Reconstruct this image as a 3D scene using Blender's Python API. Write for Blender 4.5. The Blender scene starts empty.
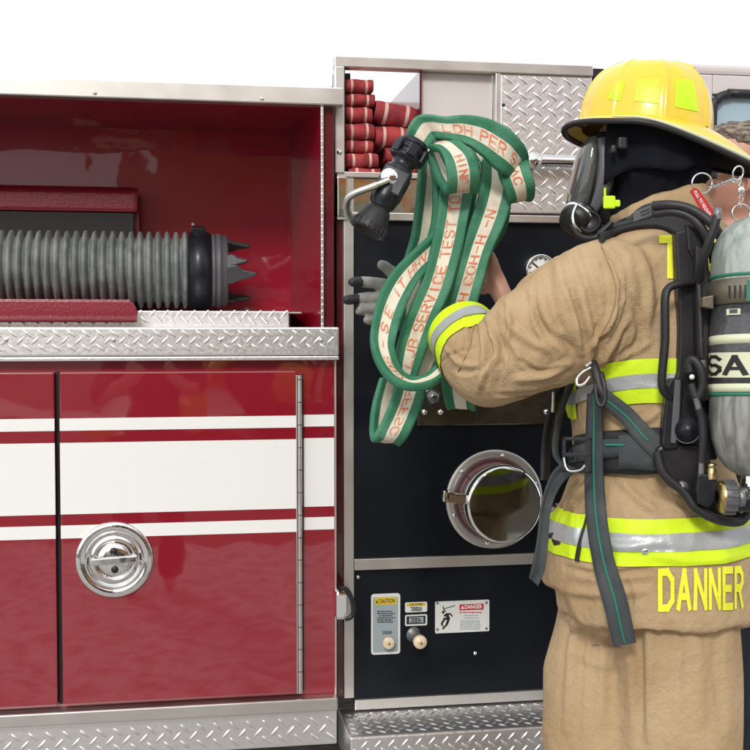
import bpy, bmesh, math, random
import numpy as np
from mathutils import Vector, Matrix, Euler, noise
from mathutils.bvhtree import BVHTree
PI = math.pi
random.seed(7)
scene = bpy.context.scene
COL = scene.collection

# ---------------------------------------------------------------- camera
FPX = 1154.0
CAMLOC = Vector((0.0, 0.0, 1.42))
cam_d = bpy.data.cameras.new('camera'); cam = bpy.data.objects.new('camera', cam_d); COL.objects.link(cam)
cam.location = CAMLOC
cam.rotation_euler = Euler((math.radians(90 - 2.33), 0, math.radians(-9.5)), 'XYZ')
cam_d.sensor_width = 36.0; cam_d.lens = 36.0 * FPX / 750.0
cam_d.clip_start = 0.02; cam_d.clip_end = 3000
scene.camera = cam
_R = cam.rotation_euler.to_matrix()
RT, UP, FW = _R.col[0].copy(), _R.col[1].copy(), -_R.col[2].copy()

# ---------------------------------------------------------------- light
SUN_EL, SUN_AZ = 34.0, 202.0      # azimuth measured clockwise from +Y (north)
world = bpy.data.worlds.new('World'); scene.world = world; world.use_nodes = True
wn = world.node_tree; wn.nodes.clear()
def _n(t, **k):
    n = wn.nodes.new(t)
    for a, b in k.items(): setattr(n, a, b)
    return n
sky = _n('ShaderNodeTexSky', sky_type='NISHITA', sun_disc=False)
sky.sun_elevation = math.radians(SUN_EL); sky.sun_rotation = math.radians(SUN_AZ)
sky.air_density = 1.2; sky.dust_density = 3.0
tc = _n('ShaderNodeTexCoord'); mp = _n('ShaderNodeMapping'); mp.inputs['Scale'].default_value = (1, 1, 2.2)
cl = _n('ShaderNodeTexNoise'); cl.inputs['Scale'].default_value = 2.2; cl.inputs['Detail'].default_value = 6
cr = _n('ShaderNodeValToRGB'); cr.color_ramp.elements[0].position = 0.30; cr.color_ramp.elements[1].position = 0.56
cr.color_ramp.elements[0].color = (0.45, 0.45, 0.45, 1)
mx = _n('ShaderNodeMix', data_type='RGBA'); mx.inputs['B'].default_value = (13.0, 13.1, 13.4, 1)
bg = _n('ShaderNodeBackground'); bg.inputs['Strength'].default_value = 0.078
wo = _n('ShaderNodeOutputWorld')
L = wn.links.new
L(tc.outputs['Generated'], mp.inputs['Vector']); L(mp.outputs[0], cl.inputs['Vector']); L(cl.outputs['Fac'], cr.inputs[0])
L(cr.outputs[0], mx.inputs['Factor']); L(sky.outputs[0], mx.inputs['A']); L(mx.outputs['Result'], bg.inputs['Color']); L(bg.outputs[0], wo.inputs[0])
sd = bpy.data.lights.new('sun', 'SUN'); sun = bpy.data.objects.new('sun', sd); COL.objects.link(sun)
sd.energy = 1.5; sd.angle = math.radians(11); sd.color = (1.0, 0.96, 0.89)
_el, _az = math.radians(SUN_EL), math.radians(SUN_AZ)
_sv = Vector((math.sin(_az) * math.cos(_el), math.cos(_az) * math.cos(_el), math.sin(_el)))
sun.rotation_euler = (-_sv).to_track_quat('-Z', 'Y').to_euler()
scene.view_settings.view_transform = 'Standard'; scene.view_settings.look = 'None'
scene.view_settings.exposure = 0.36; scene.view_settings.gamma = 1.0; scene.view_settings.use_curve_mapping = False

# ---------------------------------------------------------------- point helpers
def ray(px, py): return FW + RT * ((px - 375) / FPX) - UP * ((py - 375) / FPX)
def W(px, py, d): return CAMLOC + ray(px, py) * d
def PY(px, py, Y):
    r = ray(px, py); return CAMLOC + r * (Y / r.y)
def proj(p):
    v = Vector(p) - CAMLOC; d = v.dot(FW)
    return 375 + FPX * v.dot(RT) / d, 375 - FPX * v.dot(UP) / d, d

# ---------------------------------------------------------------- materials
def mat(name, base, rough=0.5, metal=0.0, coat=0.0, bump=None, var=None, spec=0.5, trans=0.0, bumps=None, rvar=None, stretch=None, coat_ior=1.5, distort=0.0):
    """bump=(scale,strength[,detail]); var=(scale, colour2, lo, hi); rvar=(scale, rough2)"""
    m = bpy.data.materials.new(name); m.use_nodes = True
    nt = m.node_tree; p = nt.nodes['Principled BSDF']; l = nt.links.new
    p.inputs['Base Color'].default_value = (*base, 1); p.inputs['Roughness'].default_value = rough
    p.inputs['Metallic'].default_value = metal; p.inputs['Coat Weight'].default_value = coat
    p.inputs['Coat Roughness'].default_value = 0.03; p.inputs['Coat IOR'].default_value = coat_ior; p.inputs['Specular IOR Level'].default_value = spec
    p.inputs['Transmission Weight'].default_value = trans
    t = nt.nodes.new('ShaderNodeTexCoord'); vec = t.outputs['Object']
    if stretch:
        mpn = nt.nodes.new('ShaderNodeMapping'); mpn.inputs['Scale'].default_value = stretch; l(vec, mpn.inputs[0]); svec = mpn.outputs[0]
    else: svec = vec
    if var:
        n = nt.nodes.new('ShaderNodeTexNoise'); n.inputs['Scale'].default_value = var[0]; n.inputs['Detail'].default_value = 5; n.inputs['Distortion'].default_value = distort; l(svec, n.inputs['Vector'])
        r = nt.nodes.new('ShaderNodeValToRGB'); r.color_ramp.elements[0].position = var[2]; r.color_ramp.elements[1].position = var[3]
        r.color_ramp.elements[0].color = (*base, 1); r.color_ramp.elements[1].color = (*var[1], 1)
        l(n.outputs['Fac'], r.inputs[0]); l(r.outputs[0], p.inputs['Base Color'])
    if rvar:
        n = nt.nodes.new('ShaderNodeTexNoise'); n.inputs['Scale'].default_value = rvar[0]; n.inputs['Detail'].default_value = 6; l(svec, n.inputs['Vector'])
        r = nt.nodes.new('ShaderNodeMapRange'); r.inputs['From Min'].default_value = .35; r.inputs['From Max'].default_value = .65
        r.inputs['To Min'].default_value = rough; r.inputs['To Max'].default_value = rvar[1]
        l(n.outputs['Fac'], r.inputs['Value']); l(r.outputs[0], p.inputs['Roughness'])
    prev = None
    for b in ([bump] if bump else []) + (bumps or []):
        n = nt.nodes.new('ShaderNodeTexNoise'); n.inputs['Scale'].default_value = b[0]; n.inputs['Detail'].default_value = b[2] if len(b) > 2 else 3
        l(svec, n.inputs['Vector'])
        bn = nt.nodes.new('ShaderNodeBump'); bn.inputs['Strength'].default_value = 1.0; bn.inputs['Distance'].default_value = b[1]
        l(n.outputs['Fac'], bn.inputs['Height'])
        if prev: l(prev, bn.inputs['Normal'])
        prev = bn.outputs[0]
    if prev:
        l(prev, p.inputs['Normal'])
        if coat: l(prev, p.inputs['Coat Normal'])
    return m
M = {}
M['red'] = mat('red_paint', (0.235, 0.002, 0.014), 0.35, 0, 1.0, bump=(2.2, .004, 2), bumps=[(9, .00018, 2)], spec=.3, coat_ior=1.85)
M['redinner'] = mat('red_compartment_paint', (0.27, 0.0025, 0.018), 0.30, 0, .55, bump=(3.0, .005, 2), bumps=[(9, .0006, 2)], spec=.3, coat_ior=1.6)
M['reddark'] = mat('red_frame_paint', (0.10, 0.004, 0.010), 0.25, 0, .8, bump=(5, .001))
M['redtray'] = mat('red_textured_paint', (0.20, 0.006, 0.018), 0.42, 0, .3, bump=(160, .0012, 4))
M['white'] = mat('white_stripe', (0.80, 0.81, 0.80), 0.30, 0, .5, bump=(3, .002), var=(150, (.73, .73, .70), .62, .80))
M['gap'] = mat('shadow_gap_black', (0.012, 0.008, 0.009), 0.7)  # near-black colour stands in for gap shade; also used on small parts
M['steel'] = mat('polished_steel', (0.72, 0.71, 0.68), 0.07, 1.0, bump=(6, .0030, 3), rvar=(30, .16))
M['brushed'] = mat('brushed_steel', (0.66, 0.65, 0.62), 0.33, 1.0, bump=(5, .0006, 2), rvar=(9, .42))
M['chrome'] = mat('chrome', (0.80, 0.80, 0.79), 0.07, 1.0, bump=(30, .0006))
M['tread'] = mat('tread_plate_aluminium', (0.80, 0.80, 0.80), 0.34, 1.0, bump=(90, .0006, 3), rvar=(120, .42))
M['panel'] = mat('black_vinyl_panel', (0.003, 0.005, 0.009), 0.26, 0, 0, bump=(420, .00012, 2), rvar=(5, .5), spec=.26, )
M['blackrub'] = mat('black_rubber', (0.012, 0.012, 0.014), 0.5, bump=(200, .0003))
M['blackpl'] = mat('black_plastic', (0.010, 0.010, 0.013), 0.35, bump=(120, .0003), rvar=(20, .5))
M['blackan'] = mat('black_anodised', (0.012, 0.014, 0.02), 0.28, .3, bump=(100, .0002), rvar=(25, .45))
M['greypl'] = mat('grey_plastic', (0.09, 0.09, 0.10), 0.45, bump=(90, .0003))
M['suction'] = mat('grey_corrugated_rubber', (0.13, 0.145, 0.142), 0.62, bump=(90, .0008, 4), var=(22, (.24, .25, .24), .4, .7))
M['ironwork'] = mat('cast_lug_metal', (0.20, 0.20, 0.20), 0.45, .7, bump=(80, .001, 4))
M['hosered'] = mat('red_hose_jacket', (0.40, 0.055, 0.058), 0.8, bump=(320, .0012, 3), var=(26, (.22, .03, .04), .42, .62), spec=.2)
M['hosestripe'] = mat('pale_hose_stripe', (0.62, 0.40, 0.34), 0.85, bump=(320, .001), spec=.2)
M['green'] = mat('green_hose_jacket', (0.035, 0.175, 0.095), 0.60, bump=(260, .0014, 3), var=(14, (.085, .26, .165), .45, .72), bumps=[(22, .003, 3)], spec=.3)
M['hosewhite'] = mat('white_hose_band', (0.74, 0.69, 0.57), 0.7, bump=(260, .0012, 3), var=(16, (.56, .42, .33), .5, .8), bumps=[(22, .002, 3)], spec=.3)
M['orange'] = mat('orange_hose_print', (0.74, 0.19, 0.09), 0.75, var=(45, (.66, .42, .28), .46, .66), spec=.2)
M['darksteel'] = mat('darkened_steel', (0.16, 0.17, 0.155), 0.14, 1.0, bump=(8, .002, 3), rvar=(20, .3))  # base darkened to stand in for the hose and arm it mirrors
M['capsteel'] = mat('dark_mirror_steel', (0.34, 0.335, 0.32), 0.04, 1.0, bump=(4, .0004, 2))
M['brick'] = mat('orange_brick', (0.50, 0.17, 0.055), 0.9, var=(3, (.38, .12, .04), .4, .65))
M['tan'] = mat('tan_turnout_cloth', (0.455, 0.335, 0.200), 0.85, bump=(300, .0014, 2), var=(7, (.375, .26, .14), .40, .72), bumps=[(70, .0030, 5), (14, .006, 3)], spec=.15)
M['lime'] = mat('lime_reflective_trim', (0.62, 0.84, 0.015), 0.55, bump=(300, .0005), var=(30, (.56, .78, .02), .4, .8), bumps=[(40, .002, 3)], spec=.3)
M['silver'] = mat('silver_reflective_tape', (0.42, 0.44, 0.45), 0.38, .25, bump=(300, .0004), var=(12, (.34, .36, .37), .4, .7), bumps=[(40, .002, 3)])
M['letter'] = mat('yellow_letter_patch', (0.78, 0.80, 0.04), 0.6, bump=(200, .0005), spec=.3)
M['strap'] = mat('charcoal_webbing', (0.045, 0.055, 0.058), 0.75, bump=(600, .0007, 2), var=(20, (.07, .08, .082), .4, .7), spec=.25)
M['strapgreen'] = mat('green_webbing_line', (0.01, 0.20, 0.13), 0.7, bump=(600, .0005))
M['belt'] = mat('black_padded_belt', (0.013, 0.014, 0.017), 0.7, bump=(500, .0006, 2), bumps=[(25, .003, 3)])
M['hood'] = mat('black_knit_hood', (0.008, 0.009, 0.014), 0.9, bump=(600, .0008, 2), bumps=[(18, .006, 3)], spec=.15)
M['helmet'] = mat('yellow_helmet_shell', (0.82, 0.56, 0.008), 0.20, 0, .7, bump=(6, .0015), var=(9, (.78, .56, .04), .4, .7), rvar=(20, .34))
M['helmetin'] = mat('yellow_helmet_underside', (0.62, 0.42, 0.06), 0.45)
M['limesheet'] = mat('lime_helmet_sticker', (0.60, 0.92, 0.005), 0.4, bump=(300, .0004), var=(40, (.52, .84, .01), .4, .7))
M['glove'] = mat('grey_glove_leather', (0.30, 0.30, 0.28), 0.75, bump=(220, .001, 3), bumps=[(45, .002, 3)], var=(20, (.22, .22, .21), .4, .7))
M['glovetip'] = mat('black_glove_tip', (0.015, 0.015, 0.02), 0.6, bump=(200, .0006))
M['skin'] = mat('skin', (0.52, 0.27, 0.20), 0.48, bump=(220, .0003, 3), var=(16, (.58, .33, .25), .35, .7))
for _m in ('skin',):
    _p = M[_m].node_tree.nodes['Principled BSDF']; _p.inputs['Subsurface Weight'].default_value = .12; _p.inputs['Subsurface Radius'].default_value = (.01, .004, .002)
M['hair'] = mat('brown_grey_hair', (0.26, 0.20, 0.15), 0.5, var=(55, (.06, .04, .03), .40, .55), stretch=(1, 1, 4))
M['navy'] = mat('navy_cloth', (0.018, 0.022, 0.035), 0.85, bump=(400, .001), bumps=[(12, .01, 3)])
M['glass'] = mat('window_glass', (0.36, 0.50, 0.58), 0.04, 0, spec=.6)
M['visor'] = mat('clear_visor', (0.075, 0.08, 0.078), 0.07, 0, spec=.8)
M['tank'] = mat('grey_composite_cylinder', (0.30, 0.31, 0.285), 0.40, 0, .6, bump=(90, .0008, 4), var=(55, (.13, .135, .125), .38, .62), stretch=(1, 1, .22), distort=.5)
M['tanktop'] = mat('pale_composite_shoulder', (0.36, 0.41, 0.38), 0.36, 0, .6, bump=(90, .0008, 4), var=(50, (.20, .25, .225), .38, .64), stretch=(1, 1, .3), distort=.5)
M['carbon'] = mat('carbon_wrap', (0.035, 0.037, 0.042), 0.35, 0, .5, var=(120, (.07, .07, .075), .4, .6), stretch=(1, 1, 5))
M['cream'] = mat('luminous_and_sunlit_cream', (0.62, 0.66, 0.46), 0.5)
M['tankgreen'] = mat('green_ring', (0.02, 0.17, 0.10), 0.5)
M['olive'] = mat('olive_steel_buckle', (0.19, 0.17, 0.13), 0.42, .7, bump=(90, .0005))
M['brass'] = mat('brass', (0.50, 0.38, 0.17), 0.3, 1.0, bump=(120, .0008))
M['tagred'] = mat('red_tag', (0.50, 0.01, 0.02), 0.45)
M['platewhite'] = mat('plate_white', (0.62, 0.63, 0.61), 0.4)
M['plategrey'] = mat('plate_grey', (0.28, 0.34, 0.36), 0.45, bump=(100, .0002))
M['platered'] = mat('plate_red', (0.45, 0.02, 0.03), 0.4)
M['plateyellow'] = mat('plate_yellow', (0.60, 0.45, 0.02), 0.4)
M['black'] = mat('black_ink', (0.01, 0.01, 0.01), 0.5)
M['whiteink'] = mat('white_ink', (0.78, 0.78, 0.76), 0.5)
M['knob'] = mat('cream_knob', (0.70, 0.58, 0.42), 0.35, 0, .4, bump=(60, .0006), var=(40, (.60, .46, .30), .4, .7))
M['pinkpanel'] = mat('pale_pink_panel', (0.62, 0.58, 0.58), 0.22, 0, .6, bump=(5, .003))
M['grass'] = mat('dark_ground', (0.05, 0.05, 0.04), 0.9, var=(.5, (.10, .085, .06), .4, .65), bump=(20, .03, 6))
M['gravel'] = mat('pale_gravel', (0.46, 0.445, 0.43), 0.9, var=(9, (.24, .22, .20), .42, .66), bump=(30, .02, 6))
M['yellowpaint'] = mat('yellow_machine_paint', (0.62, 0.32, 0.02), 0.35, 0, .4)
M['leaf'] = mat('foliage', (0.035, 0.07, 0.02), 0.8, var=(4, (.06, .10, .03), .4, .6))
M['bark'] = mat('bark', (0.10, 0.075, 0.05), 0.9, bump=(30, .01))

# ---------------------------------------------------------------- mesh builder
class MB:
    def __init__(s): s.v = []; s.f = []; s.mi = []; s.sm = []; s.m = 0; s.smooth = True
    def add(s, vs, fs, smooth=None):
        o = len(s.v); s.v += [tuple(p) for p in vs]
        for f in fs: s.f.append(tuple(i + o for i in f)); s.mi.append(s.m); s.sm.append(s.smooth if smooth is None else smooth)
    def box(s, x0, x1, y0, y1, z0, z1, bev=0.0, T=None):
        if x0 > x1: x0, x1 = x1, x0
        if y0 > y1: y0, y1 = y1, y0
        if z0 > z1: z0, z1 = z1, z0
        bm = bmesh.new(); bmesh.ops.create_cube(bm, size=1)
        for v in bm.verts: v.co = Vector(((x0 + x1) / 2 + v.co.x * (x1 - x0), (y0 + y1) / 2 + v.co.y * (y1 - y0), (z0 + z1) / 2 + v.co.z * (z1 - z0)))
        if bev > 0:
            bev = min(bev, .45 * min(x1 - x0, y1 - y0, z1 - z0))
            bmesh.ops.bevel(bm, geom=bm.edges[:], offset=bev, segments=2, affect='EDGES', profile=.6)
        s.bm(bm, T, False)
    def bm(s, bm, T=None, smooth=True):
        bm.verts.index_update()
        vs = [(T @ v.co) if T else v.co.copy() for v in bm.verts]
        s.add(vs, [[v.index for v in f.verts] for f in bm.faces], smooth); bm.free()
    def grid(s, P, cu=False, cv=False, flip=False):
        """P[i][j] points"""
        n, m = len(P), len(P[0]); vs = [p for r in P for p in r]; fs = []
        for i in range(n if cu else n - 1):
            for j in range(m if cv else m - 1):
                a, b, c, d = i * m + j, i * m + (j + 1) % m, ((i + 1) % n) * m + (j + 1) % m, ((i + 1) % n) * m + j
                fs.append((d, c, b, a) if flip else (a, b, c, d))
        s.add(vs, fs)
    def loft(s, rings, cap=True):
        m = len(rings[0]); s.grid(rings, cv=True)
        if cap:
            for r, fl in ((rings[0], True), (rings[-1], False)):
                s.add(r, [tuple(range(m))[::-1] if not fl else tuple(range(m))], False)
    def tube(s, pts, r, seg=12, cap=True, closed=False, squash=1.0):
        pts = [Vector(p) for p in pts]; n = len(pts)
        rs = r if isinstance(r, (list, tuple)) else [r] * n
        T0 = (pts[1] - pts[0]).normalized(); a = Vector((0, 0, 1)) if abs(T0.z) < .9 else Vector((1, 0, 0))
        N = T0.cross(a).normalized(); rings = []
        for i, p in enumerate(pts):
            if closed: T = (pts[(i + 1) % n] - pts[i - 1]).normalized()
            else: T = (pts[min(i + 1, n - 1)] - pts[max(i - 1, 0)]).normalized()
            N = (N - T * N.dot(T)).normalized(); B = T.cross(N)
            rings.append([p + (N * math.cos(2 * PI * k / seg) + B * math.sin(2 * PI * k / seg) * squash) * rs[i] for k in range(seg)])
        if closed: s.grid(rings, cu=True, cv=True)
        else: s.loft(rings, cap)
    def lathe(s, prof, T=None, seg=48, closed_ends=True):
        """prof: list of (r, h); axis +Z of T"""
        rings = []
        for r, h in prof:
            r = max(r, 1e-5)
            rings.append([(T @ Vector((r * math.cos(2 * PI * k / seg), r * math.sin(2 * PI * k / seg), h))) if T else Vector((r * math.cos(2 * PI * k / seg), r * math.sin(2 * PI * k / seg), h)) for k in range(seg)])
        s.loft(rings, False)
    def prism(s, poly, n, th, bev=0):
        """poly: 3D points (planar), extruded along n by th"""
        poly = [Vector(p) for p in poly]; n = Vector(n).normalized() * th; k = len(poly)
        vs = poly + [p + n for p in poly]
        fs = [tuple(range(k)), tuple(range(2 * k - 1, k - 1, -1))] + [(i, i + k, (i + 1) % k + k, (i + 1) % k) for i in range(k)]
        s.add(vs, fs, False)
    def build(s, name, mats, parent=None, loc=None, fix=True):
        me = bpy.data.meshes.new(name); me.from_pydata(s.v, [], s.f)
        mats = mats if isinstance(mats, (list, tuple)) else [mats]
        for m in mats: me.materials.append(M[m] if isinstance(m, str) else m)
        me.polygons.foreach_set('material_index', s.mi); me.polygons.foreach_set('use_smooth', s.sm)
        if fix:
            bm = bmesh.new(); bm.from_mesh(me); bmesh.ops.recalc_face_normals(bm, faces=bm.faces[:]); bm.to_mesh(me); bm.free()
        me.update()
        o = bpy.data.objects.new(name, me); COL.objects.link(o)
        if parent is not None:
            o.parent = parent
            pl = world_loc(parent); me.transform(Matrix.Translation(-pl))
        elif loc is not None:
            me.transform(Matrix.Translation(-Vector(loc))); o.location = loc
        return o
def world_loc(o):
    v = Vector(o.location)
    while o.parent: o = o.parent; v = v + Vector(o.location)
    return v
def thing(name, label, cat, loc=(0, 0, 0), group=None):
    o = bpy.data.objects.new(name, None); COL.objects.link(o); o.empty_display_size = .1
    o.location = loc; tag(o, label, cat, group); return o
def tag(o, label=None, cat=None, group=None, kind=None):
    if label: o['label'] = label
    if cat: o['category'] = cat
    if group: o['group'] = group
    if kind: o['kind'] = kind
    return o
def bx(name, m, parent, x0, x1, y0, y1, z0, z1, bev=.002):
    b = MB(); b.box(x0, x1, y0, y1, z0, z1, bev); return b.build(name, m, parent)

def catmull(P, n=8, closed=False):
    P = [np.array(p, float) for p in P]; out = []; k = len(P)
    for i in range(k if closed else k - 1):
        p0 = P[(i - 1) % k] if (closed or i > 0) else 2 * P[0] - P[1]
        p1, p2 = P[i], P[(i + 1) % k]
        p3 = P[(i + 2) % k] if (closed or i + 2 < k) else 2 * P[-1] - P[-2]
        for j in range(n):
            t = j / n; out.append(.5 * ((2 * p1) + (-p0 + p2) * t + (2 * p0 - 5 * p1 + 4 * p2 - p3) * t * t + (-p0 + 3 * p1 - 3 * p2 + p3) * t ** 3))
    if not closed: out.append(P[-1])
    return out
def Wc(pts, n=8, closed=False):
    """pixel+depth control points -> smooth world polyline"""
    return [W(*q) for q in catmull(pts, n, closed)]
def frame(origin, z, x=None):
    z = Vector(z).normalized(); x = Vector(x) if x is not None else (Vector((0, 0, 1)) if abs(z.z) < .9 else Vector((1, 0, 0)))
    x = (x - z * x.dot(z)).normalized(); y = z.cross(x)
    m = Matrix((x, y, z)).transposed().to_4x4(); m.translation = Vector(origin); return m

# ---------------------------------------------------------------- lettering
def font_polys(text, size=1.0, bold=0.0, sx=1.0):
    """text as flat triangles/ngons in 2D: list of verts (x,y), faces"""
    cu = bpy.data.curves.new('t', 'FONT'); cu.body = text; cu.size = size; cu.offset = bold * size; cu.resolution_u = 3
    cu.align_x = 'LEFT'
    ob = bpy.data.objects.new('t', cu); COL.objects.link(ob)
    dg = bpy.context.evaluated_depsgraph_get(); dg.update()
    me = bpy.data.meshes.new_from_object(ob.evaluated_get(dg))
    vs = [(v.co.x * sx, v.co.y) for v in me.vertices]; fs = [tuple(p.vertices) for p in me.polygons]
    bpy.data.objects.remove(ob); bpy.data.curves.remove(cu); bpy.data.meshes.remove(me)
    w = max(v[0] for v in vs) if vs else 0
    return vs, fs, w
STENCIL = {  # thick strokes in a 1 x 1.6 cell (block capitals)
 'D': [[(0,0),(0,1.6),(.6,1.6),(1,1.25),(1,.35),(.6,0),(0,0)]],
 'A': [[(0,0),(.5,1.6),(1,0)],[(.2,.5),(.8,.5)]],
 'N': [[(0,0),(0,1.6),(1,0),(1,1.6)]],
 'E': [[(1,0),(0,0),(0,1.6),(1,1.6)],[(0,.8),(.8,.8)]],
 'R': [[(0,0),(0,1.6),(.7,1.6),(1,1.35),(1,1.05),(.7,.8),(0,.8)],[(.5,.8),(1,0)]],
 'T': [[(.5,0),(.5,1.6)],[(0,1.6),(1,1.6)]],
 'O': [[(0,.3),(0,1.3),(.3,1.6),(.7,1.6),(1,1.3),(1,.3),(.7,0),(.3,0),(0,.3)]],
 'S': [[(0,.25),(.3,0),(.7,0),(1,.3),(1,.6),(.7,.8),(.3,.8),(0,1.05),(0,1.3),(.3,1.6),(.7,1.6),(1,1.35)]],
 'V': [[(0,1.6),(.5,0),(1,1.6)]], 'I': [[(.5,0),(.5,1.6)]],
 'C': [[(1,.3),(.7,0),(.3,0),(0,.3),(0,1.3),(.3,1.6),(.7,1.6),(1,1.3)]],
 'L': [[(0,1.6),(0,0),(1,0)]], 'H': [[(0,0),(0,1.6)],[(1,0),(1,1.6)],[(0,.8),(1,.8)]],
 'B': [[(0,0),(0,1.6),(.7,1.6),(1,1.35),(1,1.05),(.7,.8),(0,.8)],[(.7,.8),(1,.55),(1,.25),(.7,0),(0,0)]],
 '4': [[(.8,0),(.8,1.6),(0,.5),(1,.5)]], '0': [[(0,.3),(0,1.3),(.3,1.6),(.7,1.6),(1,1.3),(1,.3),(.7,0),(.3,0),(0,.3)]],
 'P': [[(0,0),(0,1.6),(.7,1.6),(1,1.35),(1,1.05),(.7,.8),(0,.8)]], 'F': [[(0,0),(0,1.6),(1,1.6)],[(0,.8),(.8,.8)]],
 '-': [[(.1,.8),(.9,.8)]], 'M': [[(0,0),(0,1.6),(.5,.7),(1,1.6),(1,0)]], 'J': [[(0,.3),(.3,0),(.6,0),(.9,.3),(.9,1.6)]], ' ': [],
 'U': [[(0,1.6),(0,.3),(.3,0),(.7,0),(1,.3),(1,1.6)]],
}
def stencil(text, w=.15, adv=1.5, sub=6):
    """returns quads in 2D (x along text, y 0..1.6)"""
    out = []; x = 0
    for ch in text:
        for pl in STENCIL.get(ch, []):
            for (a, b), (c, d) in zip(pl[:-1], pl[1:]):
                L_ = math.hypot(c - a, d - b); ux, uy = (c - a) / L_, (d - b) / L_; nx, ny = -uy * w, ux * w
                a0, b0, c0, d0 = a - ux * w * .8, b - uy * w * .8, c + ux * w * .8, d + uy * w * .8
                for k in range(sub):
                    t0, t1 = k / sub, (k + 1) / sub
                    p = (a0 + (c0 - a0) * t0, b0 + (d0 - b0) * t0); q = (a0 + (c0 - a0) * t1, b0 + (d0 - b0) * t1)
                    out.append([(x + p[0] - nx, p[1] - ny), (x + q[0] - nx, q[1] - ny), (x + q[0] + nx, q[1] + ny), (x + p[0] + nx, p[1] + ny)])
        x += adv if ch != ' ' else .9
    return out, x

# ---------------------------------------------------------------- surfaces from rough solids
def evaluated(o):
    dg = bpy.context.evaluated_depsgraph_get(); dg.update()
    return bpy.data.meshes.new_from_object(o.evaluated_get(dg))
def remeshed(mb, voxel, smooth=6, factor=.5):
    """union of the builder's closed shapes as one smooth skin -> (V array, faces)"""
    o = mb.build('tmp', 'gap', None)
    r = o.modifiers.new('r', 'REMESH'); r.mode = 'VOXEL'; r.voxel_size = voxel; r.use_smooth_shade = True
    if smooth:
        sm = o.modifiers.new('s', 'SMOOTH'); sm.iterations = smooth; sm.factor = factor
    me = evaluated(o)
    V = np.empty(len(me.vertices) * 3, np.float32); me.vertices.foreach_get('co', V); V = V.reshape(-1, 3).astype(float)
    F = [tuple(p.vertices) for p in me.polygons]
    od = o.data; bpy.data.objects.remove(o); bpy.data.meshes.remove(od); bpy.data.meshes.remove(me)
    return V, F
def vnormals(V, F):
    N = np.zeros_like(V)
    q = np.array([f if len(f) == 4 else (f[0], f[1], f[2], f[2]) for f in F])
    n = np.cross(V[q[:, 2]] - V[q[:, 0]], V[q[:, 3]] - V[q[:, 1]])
    for k in range(4): np.add.at(N, q[:, k], n)
    return N / np.maximum(np.linalg.norm(N, axis=1, keepdims=True), 1e-12)
def bvh_of(V, F): return BVHTree.FromPolygons([Vector(v) for v in V], [list(f) for f in F])
def hit(bvh, px, py, off=0.0, fallback=None):
    r = ray(px, py); d = r.normalized(); h = bvh.ray_cast(CAMLOC, d)
    if h[0] is None:
        if fallback is not None: return W(px, py, fallback), -d
        n = bvh.find_nearest(W(px, py, 2.3)); return n[0] + n[1] * off, n[1]
    nn = h[1] if h[1].dot(d) < 0 else -h[1]
    return h[0] + nn * off, nn
def ridge_disp(V, N, sc, amp, seed=0.0):
    D = np.array([1 - 2.6 * abs(noise.noise(Vector((v[0] * sc[0] + seed, v[1] * sc[1], v[2] * sc[2])))) for v in V])
    return V + N * (D * amp)[:, None]
def fold_disp(V, N, bvh, folds):
    """folds: (list of px pts, width m, amplitude m) ridges(+)/creases(-) pushed into the cloth"""
    D = np.zeros(len(V))
    for pts, w, amp in folds:
        P = []
        for q in catmull([(p[0], p[1], 0) for p in pts], 6):
            h, _ = hit(bvh, q[0], q[1]); P.append(h)
        P = np.array([tuple(p) for p in P]); n = len(P)
        lo, hi = P.min(0) - 3 * w, P.max(0) + 3 * w
        idx = np.where(np.all((V > lo) & (V < hi), axis=1))[0]
        if not len(idx): continue
        X = V[idx]; best = np.full(len(idx), 1e9); tt = np.zeros(len(idx))
        for i in range(n - 1):
            a, b = P[i], P[i + 1]; ab = b - a; l2 = max(ab @ ab, 1e-12)
            t = np.clip(((X - a) @ ab) / l2, 0, 1); d = np.linalg.norm(X - (a + t[:, None] * ab), axis=1)
            m = d < best; best[m] = d[m]; tt[m] = (i + t[m]) / (n - 1)
        env = np.sin(np.clip(tt * .92 + .04, 0, 1) * PI) ** .6
        x = best / w
        D[idx] += amp * env * (np.exp(-x * x) - .35 * np.exp(-((x - 1.7) ** 2) * 1.5))
    return V + N * D[:, None]
def noise_disp(V, N, scale, amp, seed=0.0):
    D = np.array([noise.noise(Vector((v[0] * scale + seed, v[1] * scale, v[2] * scale * .8))) for v in V])
    return V + N * (D * amp)[:, None]
def mesh_from(name, V, F, mats, parent):
    me = bpy.data.meshes.new(name); me.from_pydata([tuple(v) for v in V], [], F)
    for m in (mats if isinstance(mats, (list, tuple)) else [mats]): me.materials.append(M[m])
    me.polygons.foreach_set('use_smooth', [True] * len(F)); me.update()
    o = bpy.data.objects.new(name, me); COL.objects.link(o)
    if parent is not None: o.parent = parent; me.transform(Matrix.Translation(-world_loc(parent)))
    return o
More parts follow.
